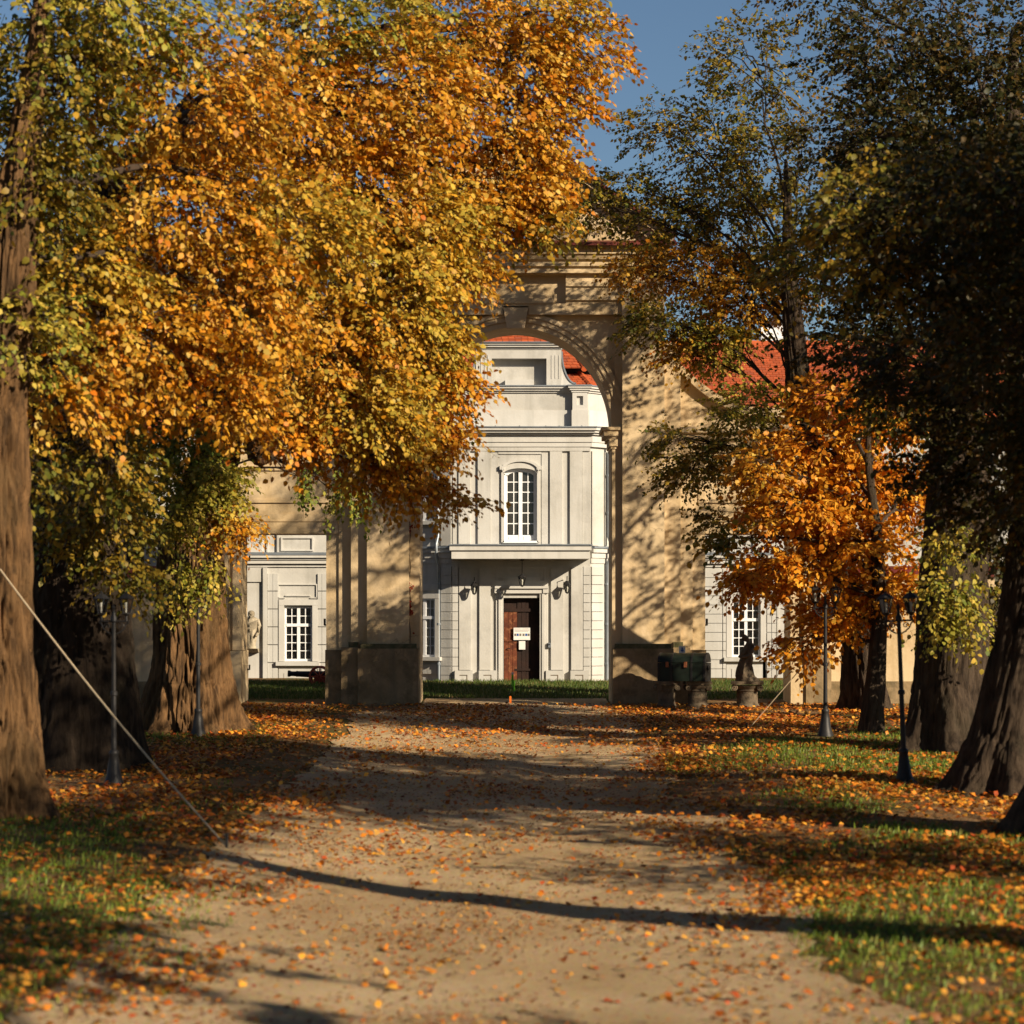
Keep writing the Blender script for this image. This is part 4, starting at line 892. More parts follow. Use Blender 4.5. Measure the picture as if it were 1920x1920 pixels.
def mesh_np(name, V, T, C, m):
    me = bpy.data.meshes.new(name); nv, ntri = len(V), len(T)
    me.vertices.add(nv); me.vertices.foreach_set('co', V.astype(np.float32).ravel())
    me.loops.add(ntri*3); me.loops.foreach_set('vertex_index', T.astype(np.int32).ravel())
    me.polygons.add(ntri); me.polygons.foreach_set('loop_start', np.arange(0, ntri*3, 3, dtype=np.int32))
    at = me.color_attributes.new('Col', 'FLOAT_COLOR', 'POINT'); c4 = np.ones((nv, 4), np.float32); c4[:, :3] = C; at.data.foreach_set('color', c4.ravel())
    me.materials.append(m); me.update(); return me
LEAF6 = np.array([(0,0,0),(-.36,.26,.05),(-.31,.66,.02),(0,1,-.07),(.31,.66,.02),(.36,.26,.05)], float); LTRI6 = np.array([(0,5,1),(1,5,4),(1,4,2),(2,4,3)])
def leaves(pos, d, up, size, col, shape=LEAF4, tri=LTRI4):
    d = nrmv(d); s = nrmv(np.cross(d, up)); u = np.cross(s, d)
    V = pos[:, None, :]+size[:, None, None]*(shape[None, :, 0, None]*s[:, None, :]+shape[None, :, 1, None]*d[:, None, :]+shape[None, :, 2, None]*u[:, None, :])
    n, k = len(pos), len(shape)
    T = (np.arange(n)[:, None, None]*k+tri[None]).reshape(-1, 3)
    return V.reshape(-1, 3), T, np.repeat(col, k, axis=0)
def pick(rng, pal, n):
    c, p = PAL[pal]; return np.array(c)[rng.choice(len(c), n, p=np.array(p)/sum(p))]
def sprays(rng, centre, rad, n, pal, trunk, lsize=.095, droop=.35, m=13, blade=True, shell=.3):
    centre = np.array(centre); rad = np.array(rad)
    u = nrmv(rng.normal(size=(n, 3))); rr = (shell+(1-shell)*rng.random(n))**(.6)
    lump = 1+.22*np.sin(u[:, 0]*5+centre[0]*3)+.18*np.sin(u[:, 2]*6+centre[1]*2)+.15*np.sin(u[:, 1]*7+centre[2])
    p = centre+u*rad*(rr*lump)[:, None]
    out = u*np.array([1, 1, .5])+.5*nrmv(centre-np.array(trunk))[None]+rng.normal(size=(n, 3))*.35
    ax = nrmv(out+np.array([0, 0, -droop])); L = .38+.42*rng.random(n)
    up0 = np.array([0, 0, 1.])+rng.normal(size=(n, 3))*.25; sd = nrmv(np.cross(ax, up0)); up = np.cross(sd, ax)
    t = (np.arange(m)+.6)/m; side = np.where(np.arange(m) % 2, 1., -1.)
    fall = np.array([0, 0, -1.])
    pos = p[:, None]+ax[:, None]*(t[None, :, None]*L[:, None, None])+fall*(t**2)[None, :, None]*(.22*L)[:, None, None]+sd[:, None]*(side*.03)[None, :, None]
    d = ax[:, None]*.55+sd[:, None]*(side*(1-.7*t))[None, :, None]*.95+fall*.45+rng.normal(size=(n, m, 3))*.33
    un = up[:, None]+rng.normal(size=(n, m, 3))*.5
    keep = rng.random((n, m)) > .13
    size = lsize*(.45+.85*rng.random((n, m)))*(1-.25*(t-.5)**2)
    base = pick(rng, pal, n)[:, None]*.45+pick(rng, pal, n*m).reshape(n, m, 3)*.55
    tone = (.78+.44*rng.random((n, m, 1)))
    col = np.clip(base*tone, 0, 1)
    tw0 = p; tw1 = p+ax*(L*.95)[:, None]+fall*(.2*L)[:, None]
    return pos[keep], d[keep], un[keep], size[keep], col[keep], tw0, tw1
def twigs(tw0, tw1, r0=.006, r1=.002):
    d = nrmv(tw1-tw0); a = nrmv(np.cross(d, np.array([.3, .2, .93]))); b = np.cross(d, a); n = len(tw0); V = []
    for k in range(3):
        q = 2*math.pi*k/3; o = a*math.cos(q)+b*math.sin(q); V += [tw0+o*r0, tw1+o*r1]
    V = np.stack(V, 1).reshape(-1, 3); T = []
    for k in range(3):
        i, j = 2*k, 2*((k+1) % 3); T += [(i, j, j+1), (i, j+1, i+1)]
    return V, (np.arange(n)[:, None, None]*6+np.array(T)[None]).reshape(-1, 3)
def trunk_mesh(pts, rads, seed, flare=.55, lobes=5, nu=96, nv=110, ridge=.10, fh=.7, gf=11):
    pts = [Vector(p) for p in pts]; zs_ = [0]
    for i in range(1, len(pts)): zs_.append(zs_[-1]+(pts[i]-pts[i-1]).length)
    L = zs_[-1]; V = []; z0 = pts[0].z
    def at(s):
        for i in range(1, len(pts)):
            if s <= zs_[i]+1e-6:
                f = (s-zs_[i-1])/(zs_[i]-zs_[i-1]); g = f*f*(3-2*f)*.5+f*.5
                return pts[i-1].lerp(pts[i], g), rads[i-1]+(rads[i]-rads[i-1])*f
    for j in range(nv):
        s = L*(j/(nv-1))**1.35; c, r = at(s); fl = math.exp(-s/fh)
        for k in range(nu):
            a = 2*math.pi*k/nu; ca, sa = math.cos(a), math.sin(a)
            q = mnoise.noise(Vector((ca*1.3+seed, sa*1.3, s*.12)))
            lob = .5+.5*math.sin(a*lobes+seed*2.3+q*2.2)
            f = 1+flare*fl*(.25+.9*lob)+.10*q+.07*mnoise.noise(Vector((ca*2.4, sa*2.4+seed, s*.5)))
            tw = a+.12*math.sin(s*.5+seed)
            rg = mnoise.noise(Vector((math.cos(tw)*r*gf, math.sin(tw)*r*gf, s*.07*gf+seed)))
            rg2 = mnoise.noise(Vector((math.cos(tw)*r*24+9, math.sin(tw)*r*24, s*2.2+seed)))
            rg3 = mnoise.noise(Vector((math.cos(tw+.05*math.sin(s*3))*r*17+4, math.sin(tw+.05*math.sin(s*3))*r*17, s*1.5+seed*2)))
            rr = r*f+ridge*((min(1, 7*abs(rg))-.5)*.55+(min(1, 5.5*abs(rg3))-.5)*.42+.2*rg2)*min(1, r/.35)
            V.append((c.x+ca*rr, c.y+sa*rr, c.z+(0 if j else -.25)))
    m = MB(); m.v = V
    m.f = [(j*nu+k, j*nu+(k+1) % nu, (j+1)*nu+(k+1) % nu, (j+1)*nu+k) for j in range(nv-1) for k in range(nu)]+[tuple(range((nv-1)*nu, nv*nu))]
    return m
def curve_pts(a, b, sag, n=7, seed=0, wob=.12):
    a, b = Vector(a), Vector(b); L = (b-a).length; out = []
    for i in range(n):
        t = i/(n-1); p = a.lerp(b, t); p.z += sag*L*math.sin(math.pi*t)*(1 if t < 1 else 0)
        w_ = wob*math.sin(math.pi*t); p += Vector((mnoise.noise(Vector((seed, t*3, 1))), mnoise.noise(Vector((seed, t*3, 4))), mnoise.noise(Vector((seed, t*3, 7)))))*w_*L*.6
        out.append(p)
    return out
def tree(name, label, base, pts, rads, clumps, seed, cat='tree', bark=None, group='trees lining the avenue', flare=.55, lobes=5, lsize=.105, nu=120, nv=110, shape=0, burl=None, hk=.72, ridge=.10, bk=1.0, gf=11):
    bark = bark or M_bark; rng = np.random.default_rng(seed); X, Y = base; z = gz(X, Y)
    root = thing(name, label, cat, (X, Y, z), group)
    wp = [Vector((X+p[0], Y+p[1], z+p[2])) for p in pts]
    trunk_mesh(wp, rads, seed*1.37, flare, lobes, nu, nv, ridge, gf=gf).obj('trunk', bark, root, smooth=False)
    tr = root.children[0]; tr.data.polygons.foreach_set('use_smooth', [True]*len(tr.data.polygons))
    A = [[] for _ in range(5)]; TW = [[], []]
    for ci, c in enumerate(clumps):
        cen, rad, n, pal = c[0], c[1], c[2], c[3]; kw = c[4] if len(c) > 4 else {}
        cen = Vector(cen)
        # branch from the trunk to the clump, with forks inside it
        h = max(1.8, min(wp[-1].z-z-.2, (cen.z-z)*hk+.4)); best = min(range(len(wp)-1), key=lambda i: abs((wp[i].z+wp[i+1].z)/2-z-h))
        a, b = wp[best], wp[best+1]; t = min(1, max(0, (z+h-a.z)/max(.01, b.z-a.z))); src = a.lerp(b, t)
        cp = curve_pts(src, cen, .10, 9, seed*3.1+ci); Lb = (cen-src).length; r0 = min(.085, .02+.011*Lb)*(.4 if kw.get('droop', 0) > 1 else 1)*bk
        br = MB(); br.tube(cp, [r0*(1-.82*i/8)+.004 for i in range(9)], 7)
        for q in range(kw.get('forks', 9)):
            u = Vector(rng.normal(size=3)).normalized(); e = cen+Vector((u.x*rad[0], u.y*rad[1], u.z*rad[2]))*.85
            s_ = cp[int(rng.integers(4, 9))]; fp = curve_pts(s_, e, .05, 5, ci*7+q, .2); br.tube(fp, [.022, .016, .012, .008, .004], 4)
        br.obj('branch', M_twig if bark is M_barkd else M_twig, root)
        r = sprays(rng, cen, rad, n, pal, src, kw.get('lsize', lsize), kw.get('droop', .35), kw.get('m', 13), shell=kw.get('shell', .3))
        for i in range(5): A[i].append(r[i])
        TW[0].append(r[5]); TW[1].append(r[6])
    if clumps:
        A = [np.concatenate(a) for a in A]; V, T_, C = leaves(*A, *((LEAF4, LTRI4) if shape else (LEAF6, LTRI6)))
        o = bpy.data.objects.new('foliage', mesh_np('foliage', V, T_, C, M_leaf)); link(o); attach(o, root); o['kind'] = 'stuff'; o['_w'] = (0., 0., 0.)
    if clumps and seed < 25:
        V, T_ = twigs(np.concatenate(TW[0]), np.concatenate(TW[1]))
        o = bpy.data.objects.new('twigs', mesh_np('twigs', V, T_, np.zeros((len(V), 3)), M_twig)); link(o); attach(o, root); o['kind'] = 'stuff'; o['_w'] = (0., 0., 0.)
    if burl:
        bm = bmesh.new(); bmesh.ops.create_icosphere(bm, subdivisions=4, radius=1)
        for v in bm.verts:
            n_ = v.co.copy(); v.co = n_*(1+.22*mnoise.noise(n_*1.6+Vector((seed, 0, 0)))+.10*mnoise.noise(n_*5)); v.co = Vector((v.co.x*burl[1][0]+burl[0][0], v.co.y*burl[1][1]+burl[0][1], v.co.z*burl[1][2]+burl[0][2]))
        me = bpy.data.meshes.new('burl'); bm.to_mesh(me); bm.free(); me.materials.append(bark); me.polygons.foreach_set('use_smooth', [True]*len(me.polygons))
        o = bpy.data.objects.new('burl', me); link(o); attach(o, root); o['_w'] = (0., 0., 0.)
    return root
def cl(x, y, D, rx, rz, n, pal, ry=None, **kw):      # a clump of foliage seen at image point x, y and standing at distance D
    return (P(x, y, D), (rx*.84, (ry or rx*1.1)*.9, rz*.84), n, pal, kw)
def wc(X, Y, Z, r, n, pal, **kw): return ((X, Y, Z), (r, r, r*.8), n, pal, kw)
def along_sun(targets, n, pal, r, seed, xlo, xhi, ylo, yhi, zlo, zhi, jit=.4):   # foliage clumps placed along sun rays to shade the targets
    rg = random.Random(seed); out = []
    for X, Y, Z in targets:
        for _ in range(12):
            Xc = rg.uniform(xlo, xhi); t = (Xc-X)/SV.x; q = (Xc+rg.uniform(-jit, jit), Y+SV.y*t+rg.uniform(-jit, jit), Z+SV.z*t+rg.uniform(-jit, jit))
            if ylo < q[1] < yhi and zlo < q[2] < zhi: out.append(wc(*q, r, n, pal)); break
    return out
# --- left side of the avenue
T1 = [cl(60, 420, 34.5, 1.0, .9, 190, 'olive'), cl(40, 620, 33.6, .75, .8, 150, 'ygreen'), cl(170, 520, 35, 1.0, 1.0, 260, 'ygold'), cl(330, 400, 36, 1.2, 1.0, 380, 'gold'), cl(280, 640, 35.5, 1.0, .9, 300, 'gold'),
      cl(120, 720, 34.5, .8, .7, 150, 'gold'), cl(440, 560, 36.5, 1.2, 1.1, 460, 'gold'), cl(560, 420, 37, 1.2, .9, 380, 'ygold'), cl(420, 740, 36.5, .75, .55, 200, 'gold'),
      cl(100, 180, 34.5, 1.4, 1.3, 320, 'olive'), cl(380, 180, 36, 1.6, 1.3, 420, 'gold'), cl(240, 20, 35, 1.6, 1.2, 300, 'ygreen'), cl(60, 40, 34.5, 1.4, 1.2, 260, 'ygreen'), cl(30, 300, 34, 1.0, 1.0, 160, 'olive'), cl(30, 860, 34, .5, .5, 50, 'olive'), cl(200, 850, 36.5, .8, .6, 120, 'olive')]
tree('linden_tree', 'broad-trunked linden with golden leaves at the left edge of the avenue', (-7.14, 33.3), [(0,0,0),(.02,0,1.2),(-.05,0,3),(-.1,.1,5.5),(.1,.4,8),(.4,.6,10.5),(.5,.7,12)], [.48,.42,.41,.40,.28,.12,.04], T1, 11, flare=1.15, lobes=4, nu=230, nv=190, hk=.95, ridge=.20, gf=6.5)
T2 = [cl(600, 640, 40, 1.2, 1.1, 460, 'gold'), cl(720, 540, 40.5, 1.2, 1.2, 480, 'ygold'), cl(690, 760, 40, 1.0, .75, 360, 'ygold'), cl(800, 420, 41, 1.2, 1.0, 440, 'ygold'), cl(815, 640, 41, .55, .9, 220, 'ygold'),
      cl(765, 825, 41, .75, .45, 200, 'gold'), cl(570, 800, 40, .65, .4, 150, 'orange'), cl(865, 505, 41.5, .5, .25, 80, 'gold'), cl(650, 340, 40, 1.4, 1.1, 430, 'gold'), cl(900, 380, 42, .9, .55, 200, 'gold'),
      cl(990, 345, 42.5, .8, .3, 120, 'gold'), cl(1005, 420, 42.5, .3, .35, 40, 'olive'), cl(775, 905, 41, .7, .2, 70, 'gold'), cl(850, 937, 41, .35, .08, 16, 'gold', forks=4, droop=.1), cl(690, 880, 41, .5, .3, 70, 'gold'), cl(935, 240, 42, 1.0, .7, 200, 'gold'), cl(960, 120, 42, 1.2, .9, 240, 'gold'), cl(860, 30, 41.5, 1.4, 1.0, 260, 'gold'), cl(1020, 20, 42, 1.1, .8, 170, 'ygold'), cl(1050, 210, 42.5, .7, .5, 110, 'gold'), cl(1080, 90, 42.5, .8, .7, 130, 'gold'), cl(980, 385, 42.5, .8, .35, 110, 'gold'), cl(1020, 300, 42.5, .55, .35, 80, 'gold'),
      cl(170, 960, 39.5, .95, .7, 190, 'olive'), cl(230, 1060, 39.5, .6, .45, 70, 'olive'), cl(560, 180, 39, 1.6, 1.4, 420, 'gold'), cl(770, 160, 40, 1.4, 1.1, 380, 'gold'), cl(640, 20, 39.5, 1.6, 1.0, 320, 'ygreen'), cl(830, 800, 41, .3, .35, 40, 'gold'), cl(845, 715, 41, .4, .3, 60, 'orange')]
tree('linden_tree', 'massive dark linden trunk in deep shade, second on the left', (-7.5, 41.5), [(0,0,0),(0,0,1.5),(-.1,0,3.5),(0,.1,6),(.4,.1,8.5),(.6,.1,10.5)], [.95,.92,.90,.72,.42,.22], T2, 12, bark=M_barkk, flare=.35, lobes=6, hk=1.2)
T3 = [cl(330, 830, 47, .75, .65, 230, 'green'), cl(400, 900, 46.8, .65, .6, 240, 'ygreen'), cl(330, 960, 46.6, .6, .5, 150, 'ygreen'), cl(430, 980, 46.8, .35, .3, 90, 'gold'), cl(340, 1080, 47, .22, .55, 60, 'ygreen', droop=1.2),
      cl(398, 1060, 47, .18, .35, 34, 'ygreen', droop=1.2), cl(572, 890, 47.5, .12, .4, 20, 'green', droop=1.6, forks=3), cl(640, 910, 47.5, .2, .45, 36, 'green', droop=1.6), cl(688, 925, 47.5, .08, .2, 9, 'green', droop=1.6, forks=2),
      cl(480, 740, 48, .8, .5, 150, 'orange'), cl(300, 720, 47, .9, .7, 200, 'olive'), cl(560, 700, 49, .9, .8, 200, 'ygreen'), cl(430, 560, 49, 1.4, 1.2, 300, 'olive'), cl(700, 650, 50, 1.2, 1.2, 260, 'ygreen'), cl(600, 440, 50, 1.6, 1.3, 300, 'ygreen'), cl(480, 250, 50, 1.8, 1.5, 300, 'gold'), cl(820, 740, 50.5, .6, .8, 120, 'ygreen'), cl(720, 250, 50, 1.6, 1.4, 260, 'gold')]
tree('linden_tree', 'furrowed sunlit linden trunk with hanging green leaves before the left gateway', (-6.6, 49.3), [(0,0,0),(.0,0,1.0),(-.02,0,2.4),(.0,0,4),(.5,0,5.6),(.85,.1,7.6),(1.0,.1,10)], [.74,.66,.62,.56,.38,.3,.16], T3, 13, flare=.75, lobes=7, hk=1.0, nu=260, nv=200, ridge=.17, gf=8.5, shape=1, burl=(P(490, 838, 48.9), (.34,.3,.36)))
# --- right side of the avenue
TB = [cl(1250, 420, 54, 1.1, .7, 232, 'olive'), cl(1360, 380, 54, 1.3, .9, 325, 'olive'), cl(1300, 500, 53.5, 1.1, .6, 279, 'gold'), cl(1400, 560, 53.5, 1.3, .8, 372, 'gold'), cl(1240, 600, 53, .9, .4, 186, 'olive'), cl(1190, 500, 53.5, .6, .35, 93, 'gold'),
      cl(1350, 640, 53.5, .8, .5, 217, 'ygreen'), cl(1180, 350, 54, .8, .45, 93, 'olive'), cl(1110, 380, 54, .5, .6, 108, 'olive'), cl(1480, 500, 53.5, 1.2, 1.0, 341, 'olive'), cl(1420, 760, 53, 1.0, .5, 172, 'ygreen'), cl(1290, 660, 53.5, .6, .3, 93, 'gold'), cl(1300, 880, 52.5, .7, .45, 126, 'olive'), cl(1260, 820, 52.5, .4, .25, 46, 'olive'),
      cl(1380, 840, 52.5, .9, .5, 149, 'olive'), cl(1340, 980, 52.5, .3, .35, 46, 'olive'), cl(1340, 250, 53.5, 1.6, 1.2, 229, 'olive'), cl(1500, 300, 53, 1.8, 1.3, 299, 'olive'), cl(1420, 120, 53, 1.7, 1.2, 229, 'olive'), cl(1230, 240, 54, .9, .6, 57, 'olive')]
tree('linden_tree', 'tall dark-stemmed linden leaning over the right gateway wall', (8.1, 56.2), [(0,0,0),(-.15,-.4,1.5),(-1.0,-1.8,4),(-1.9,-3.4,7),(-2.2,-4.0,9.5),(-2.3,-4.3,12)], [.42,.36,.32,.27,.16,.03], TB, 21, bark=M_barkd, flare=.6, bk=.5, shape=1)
TB += [cl(1125, 340, 54, .7, .5, 110, 'olive'), cl(1200, 410, 54, .9, .6, 140, 'olive'), cl(1150, 450, 53.8, .5, .3, 50, 'gold'), cl(1120, 245, 54, 1.2, .7, 230, 'gold'), cl(1230, 150, 54, 1.4, 1.0, 280, 'olive'), cl(1100, 140, 54, 1.4, .9, 260, 'olive'), cl(1150, 40, 54, 1.5, 1.0, 260, 'olive'), cl(1250, 260, 54, 1.1, .7, 200, 'gold'), cl(1380, 150, 53.5, 1.3, 1.0, 200, 'olive'), cl(1300, 60, 54, 1.6, 1.1, 220, 'olive'), cl(1190, 290, 54, .8, .4, 100, 'gold'), cl(1290, 330, 53.6, 1.0, .7, 170, 'gold'), cl(1260, 520, 53.4, .8, .5, 130, 'gold'), cl(1420, 450, 53.4, 1.1, .8, 190, 'olive'), cl(1500, 620, 53.5, 1.0, .7, 150, 'gold')]
TB += [wc(x, y, z, r, n, p) for x, y, z, r, n, p in ((7.2,54.3,2.7,.7,70,'orange'),(8.0,53.6,3.3,.8,80,'olive'),(7.0,54.8,4.2,.8,80,'olive'),(6.6,55.2,5.4,.8,80,'olive'),(7.6,54.6,5.8,.9,90,'olive'),(8.6,54,4.6,.9,90,'olive'),(6.0,55.3,6.9,.7,60,'gold'))]
TB += [wc(x, y, z, 1.4, 200, 'olive') for x, y, z in ((6,52.5,8.3),(6,52,12.5),(4.5,53,11.5),(7,53,10.5))]
TA = [cl(1500, 950, 49.1, 1.0, .5, 300, 'orange'), cl(1600, 900, 49.6, .9, .55, 280, 'orange'), cl(1600, 1010, 49.1, .9, .5, 300, 'orange'), cl(1480, 1070, 48.9, .8, .4, 200, 'orange'), cl(1560, 1150, 49.1, .55, .4, 140, 'orange'), cl(1650, 1110, 49.4, .7, .5, 200, 'orange'), cl(1400, 1080, 48.6, .5, .16, 50, 'orange', forks=4),
      cl(1500, 1210, 49.1, .3, .25, 46, 'orange', forks=5), cl(1530, 830, 49.6, .8, .4, 180, 'orange'), cl(1640, 790, 49.6, .8, .5, 170, 'orange'), cl(1700, 930, 50.1, .5, .7, 150, 'orange'), cl(1560, 740, 50.1, .8, .4, 130, 'orange'), cl(1370, 1010, 48.6, .35, .2, 34, 'olive', forks=4), cl(1430, 880, 49.1, .6, .4, 100, 'gold')]
tree('maple_tree', 'slim leaning young tree with glowing orange leaves on the right', (7.15, 48.8), [(0,0,0),(.12,0,1.2),(.2,0,2.6),(.1,-.2,4),(-.1,-.4,5.5),(-.1,-.6,6.6)], [.19,.165,.14,.10,.06,.03], TA, 22, bark=M_barkd, flare=.35, lobes=3, nu=40, nv=70, lsize=.125)
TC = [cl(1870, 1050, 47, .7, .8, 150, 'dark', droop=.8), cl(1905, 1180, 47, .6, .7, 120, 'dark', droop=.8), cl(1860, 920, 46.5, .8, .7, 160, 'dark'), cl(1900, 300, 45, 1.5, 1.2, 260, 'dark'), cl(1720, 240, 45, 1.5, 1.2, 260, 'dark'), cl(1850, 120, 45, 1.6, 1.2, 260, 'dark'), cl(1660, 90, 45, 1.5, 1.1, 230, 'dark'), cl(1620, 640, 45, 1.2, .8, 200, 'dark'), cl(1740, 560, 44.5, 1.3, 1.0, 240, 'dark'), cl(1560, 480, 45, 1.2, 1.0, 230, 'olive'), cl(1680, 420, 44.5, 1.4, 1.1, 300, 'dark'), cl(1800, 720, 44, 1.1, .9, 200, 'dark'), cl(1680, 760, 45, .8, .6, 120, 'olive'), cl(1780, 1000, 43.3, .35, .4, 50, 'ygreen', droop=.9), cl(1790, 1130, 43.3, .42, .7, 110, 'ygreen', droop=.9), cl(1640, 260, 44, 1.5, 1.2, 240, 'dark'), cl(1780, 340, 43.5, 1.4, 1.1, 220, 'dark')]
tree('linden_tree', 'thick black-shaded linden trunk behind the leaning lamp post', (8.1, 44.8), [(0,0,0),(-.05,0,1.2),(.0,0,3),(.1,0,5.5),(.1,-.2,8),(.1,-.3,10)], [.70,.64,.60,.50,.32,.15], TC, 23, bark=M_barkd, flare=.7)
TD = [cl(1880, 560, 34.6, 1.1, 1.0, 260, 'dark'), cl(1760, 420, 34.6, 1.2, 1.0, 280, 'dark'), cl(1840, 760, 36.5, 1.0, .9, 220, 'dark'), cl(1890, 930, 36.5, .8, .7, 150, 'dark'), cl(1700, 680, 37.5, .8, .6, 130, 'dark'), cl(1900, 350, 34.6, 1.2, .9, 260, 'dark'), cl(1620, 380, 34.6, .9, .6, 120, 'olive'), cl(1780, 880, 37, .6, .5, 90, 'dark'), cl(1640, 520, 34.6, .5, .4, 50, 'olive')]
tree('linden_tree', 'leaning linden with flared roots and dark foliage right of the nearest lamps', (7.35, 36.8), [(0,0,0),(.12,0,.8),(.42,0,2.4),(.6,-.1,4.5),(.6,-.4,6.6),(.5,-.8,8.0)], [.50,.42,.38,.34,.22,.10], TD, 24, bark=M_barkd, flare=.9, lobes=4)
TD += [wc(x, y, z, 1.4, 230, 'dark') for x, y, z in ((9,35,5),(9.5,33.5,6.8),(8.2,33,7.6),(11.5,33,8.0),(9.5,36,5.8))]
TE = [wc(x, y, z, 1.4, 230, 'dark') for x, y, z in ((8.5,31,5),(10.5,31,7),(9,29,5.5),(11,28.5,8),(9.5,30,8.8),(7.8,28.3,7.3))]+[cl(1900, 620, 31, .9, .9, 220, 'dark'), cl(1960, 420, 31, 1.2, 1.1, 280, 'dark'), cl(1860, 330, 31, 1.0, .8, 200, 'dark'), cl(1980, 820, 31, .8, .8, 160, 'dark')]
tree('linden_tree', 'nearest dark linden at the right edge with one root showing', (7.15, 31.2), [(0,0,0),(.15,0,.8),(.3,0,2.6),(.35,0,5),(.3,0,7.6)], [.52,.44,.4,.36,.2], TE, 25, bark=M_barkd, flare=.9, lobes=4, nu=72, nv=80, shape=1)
TF = [wc(x, y, z, 1.0, 150, 'dark') for x, y, z in ((10.5,24,3.2),(9.5,25.5,2.6),(11,22.5,3.5),(9.5,22,3.8),(10.3,25,4.2))]  # unseen low crown, added to shade the right verge
tree('shade_linden', 'unseen low linden added on the right verge to shade the grass', (10.4, 23.6), [(0,0,0),(0,0,1.5),(.1,0,3),(0,0,4.2)], [.12,.1,.07,.04], TF, 26, bark=M_barkd, nu=24, nv=30, shape=1)
TG = [wc(x, y, z, 1.2, 170, 'dark') for x, y, z in ((7.6,19.5,7.2),(8.6,18.2,8),(7.5,17.8,6.6),(9,20.3,7.8))]  # unseen crown, added to shade the left verge and the first trunk's foot
tree('linden_tree', 'unseen linden added to shade the left verge, standing beside the photographer', (8.4, 19), [(0,0,0),(0,0,2),(.1,0,5),(0,0,8)], [.45,.4,.34,.12], TG, 27, bark=M_barkd, nu=48, nv=50, shape=1)
rq = random.Random(4)
TH = along_sun([(x+rq.uniform(-.5, .5), 58.1, z+rq.uniform(-.5, .5)) for x in (-7.5,-5.8,-4.2,-2.6,-1,.6,2.2,3.8,5.4) for z in (.6,2.6,4.8,7,9.2,11) if rq.random() < .66], 105, 'dark', 1.05, 8, 6.6, 12.5, 43.5, 54.5, 5.2, 15.5)  # added crown, clumps set to throw leaf shade on the gate
tree('linden_tree', 'tall linden added on the right, its crown shaped to shade the gate', (10.9, 50.5), [(0,0,0),(0,0,2),(-.2,-.2,5),(-.4,-.4,8),(-.6,-.5,12),(-.6,-.5,14.5)], [.5,.44,.4,.32,.2,.05], TH, 28, bark=M_barkd, nu=48, nv=60, shape=1)
TI = along_sun([(x+rq.uniform(-.6, .6), y+rq.uniform(-.6, .6), 0) for x in (-7,-5,-3,-1,1,3) for y in (34.5,36.3,38.1,39.9,41.7,43.5)]+[(x, y+rq.uniform(-.5, .5), 0) for x in (-7.4,-6,-4.6) for y in (29.5,31.5,33)], 95, 'dark', 1.05, 9, 7.4, 12, 18, 39, 3.3, 8.4)  # unseen crown, added and shaped to shade drive, trunks and right-hand crowns
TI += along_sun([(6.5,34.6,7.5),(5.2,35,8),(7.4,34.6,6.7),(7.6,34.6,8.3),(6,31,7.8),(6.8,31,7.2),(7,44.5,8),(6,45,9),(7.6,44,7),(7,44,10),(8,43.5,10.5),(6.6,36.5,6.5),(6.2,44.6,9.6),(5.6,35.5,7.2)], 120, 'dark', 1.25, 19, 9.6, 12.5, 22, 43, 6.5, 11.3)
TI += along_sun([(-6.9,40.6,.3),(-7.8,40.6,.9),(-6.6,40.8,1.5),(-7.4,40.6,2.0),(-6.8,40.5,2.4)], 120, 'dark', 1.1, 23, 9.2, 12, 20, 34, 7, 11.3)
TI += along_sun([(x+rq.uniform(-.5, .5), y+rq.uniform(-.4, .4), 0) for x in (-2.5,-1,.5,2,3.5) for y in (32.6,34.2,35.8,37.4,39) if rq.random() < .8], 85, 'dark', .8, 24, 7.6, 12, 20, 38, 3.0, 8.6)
tree('linden_tree', 'unseen linden added beyond the right edge, its crown shaped to shade the drive', (9.6, 28.6), [(0,0,0),(0,0,2),(.1,0,4),(0,0,6.5),(0,0,9)], [.5,.42,.36,.22,.05], TI, 29, bark=M_barkd, nu=48, nv=60, shape=1)
for i, (X, Y, lab) in enumerate(((-10.2, 20, 'unseen linden of the left row just before the first visible trunk'), (-8.6, 8, 'unseen linden of the left row beside the photographer'), (9.8, 6, 'unseen linden of the right row level with the photographer'), (9.8, -7, 'unseen linden of the right row behind the photographer'), (-8.6, -6, 'unseen linden of the left row behind the photographer'))):  # unseen avenue trees, added to hold back sky light
    rg = random.Random(90+i)
    cs = [((X+rg.uniform(-2.2, 2.2), Y+rg.uniform(-3.2, 3.2), 5+rg.uniform(0, 8)), (1.5, 1.5, 1.2), 70, 'olive', dict(lsize=.24, forks=3)) for _ in range(22)]
    tree('linden_tree', lab, (X, Y), [(0,0,0),(0,0,2),(.1,0,5),(0,0,9),(0,0,12)], [.5,.44,.38,.25,.06], cs, 95+i, bark=M_barkd, nu=32, nv=40, shape=1)
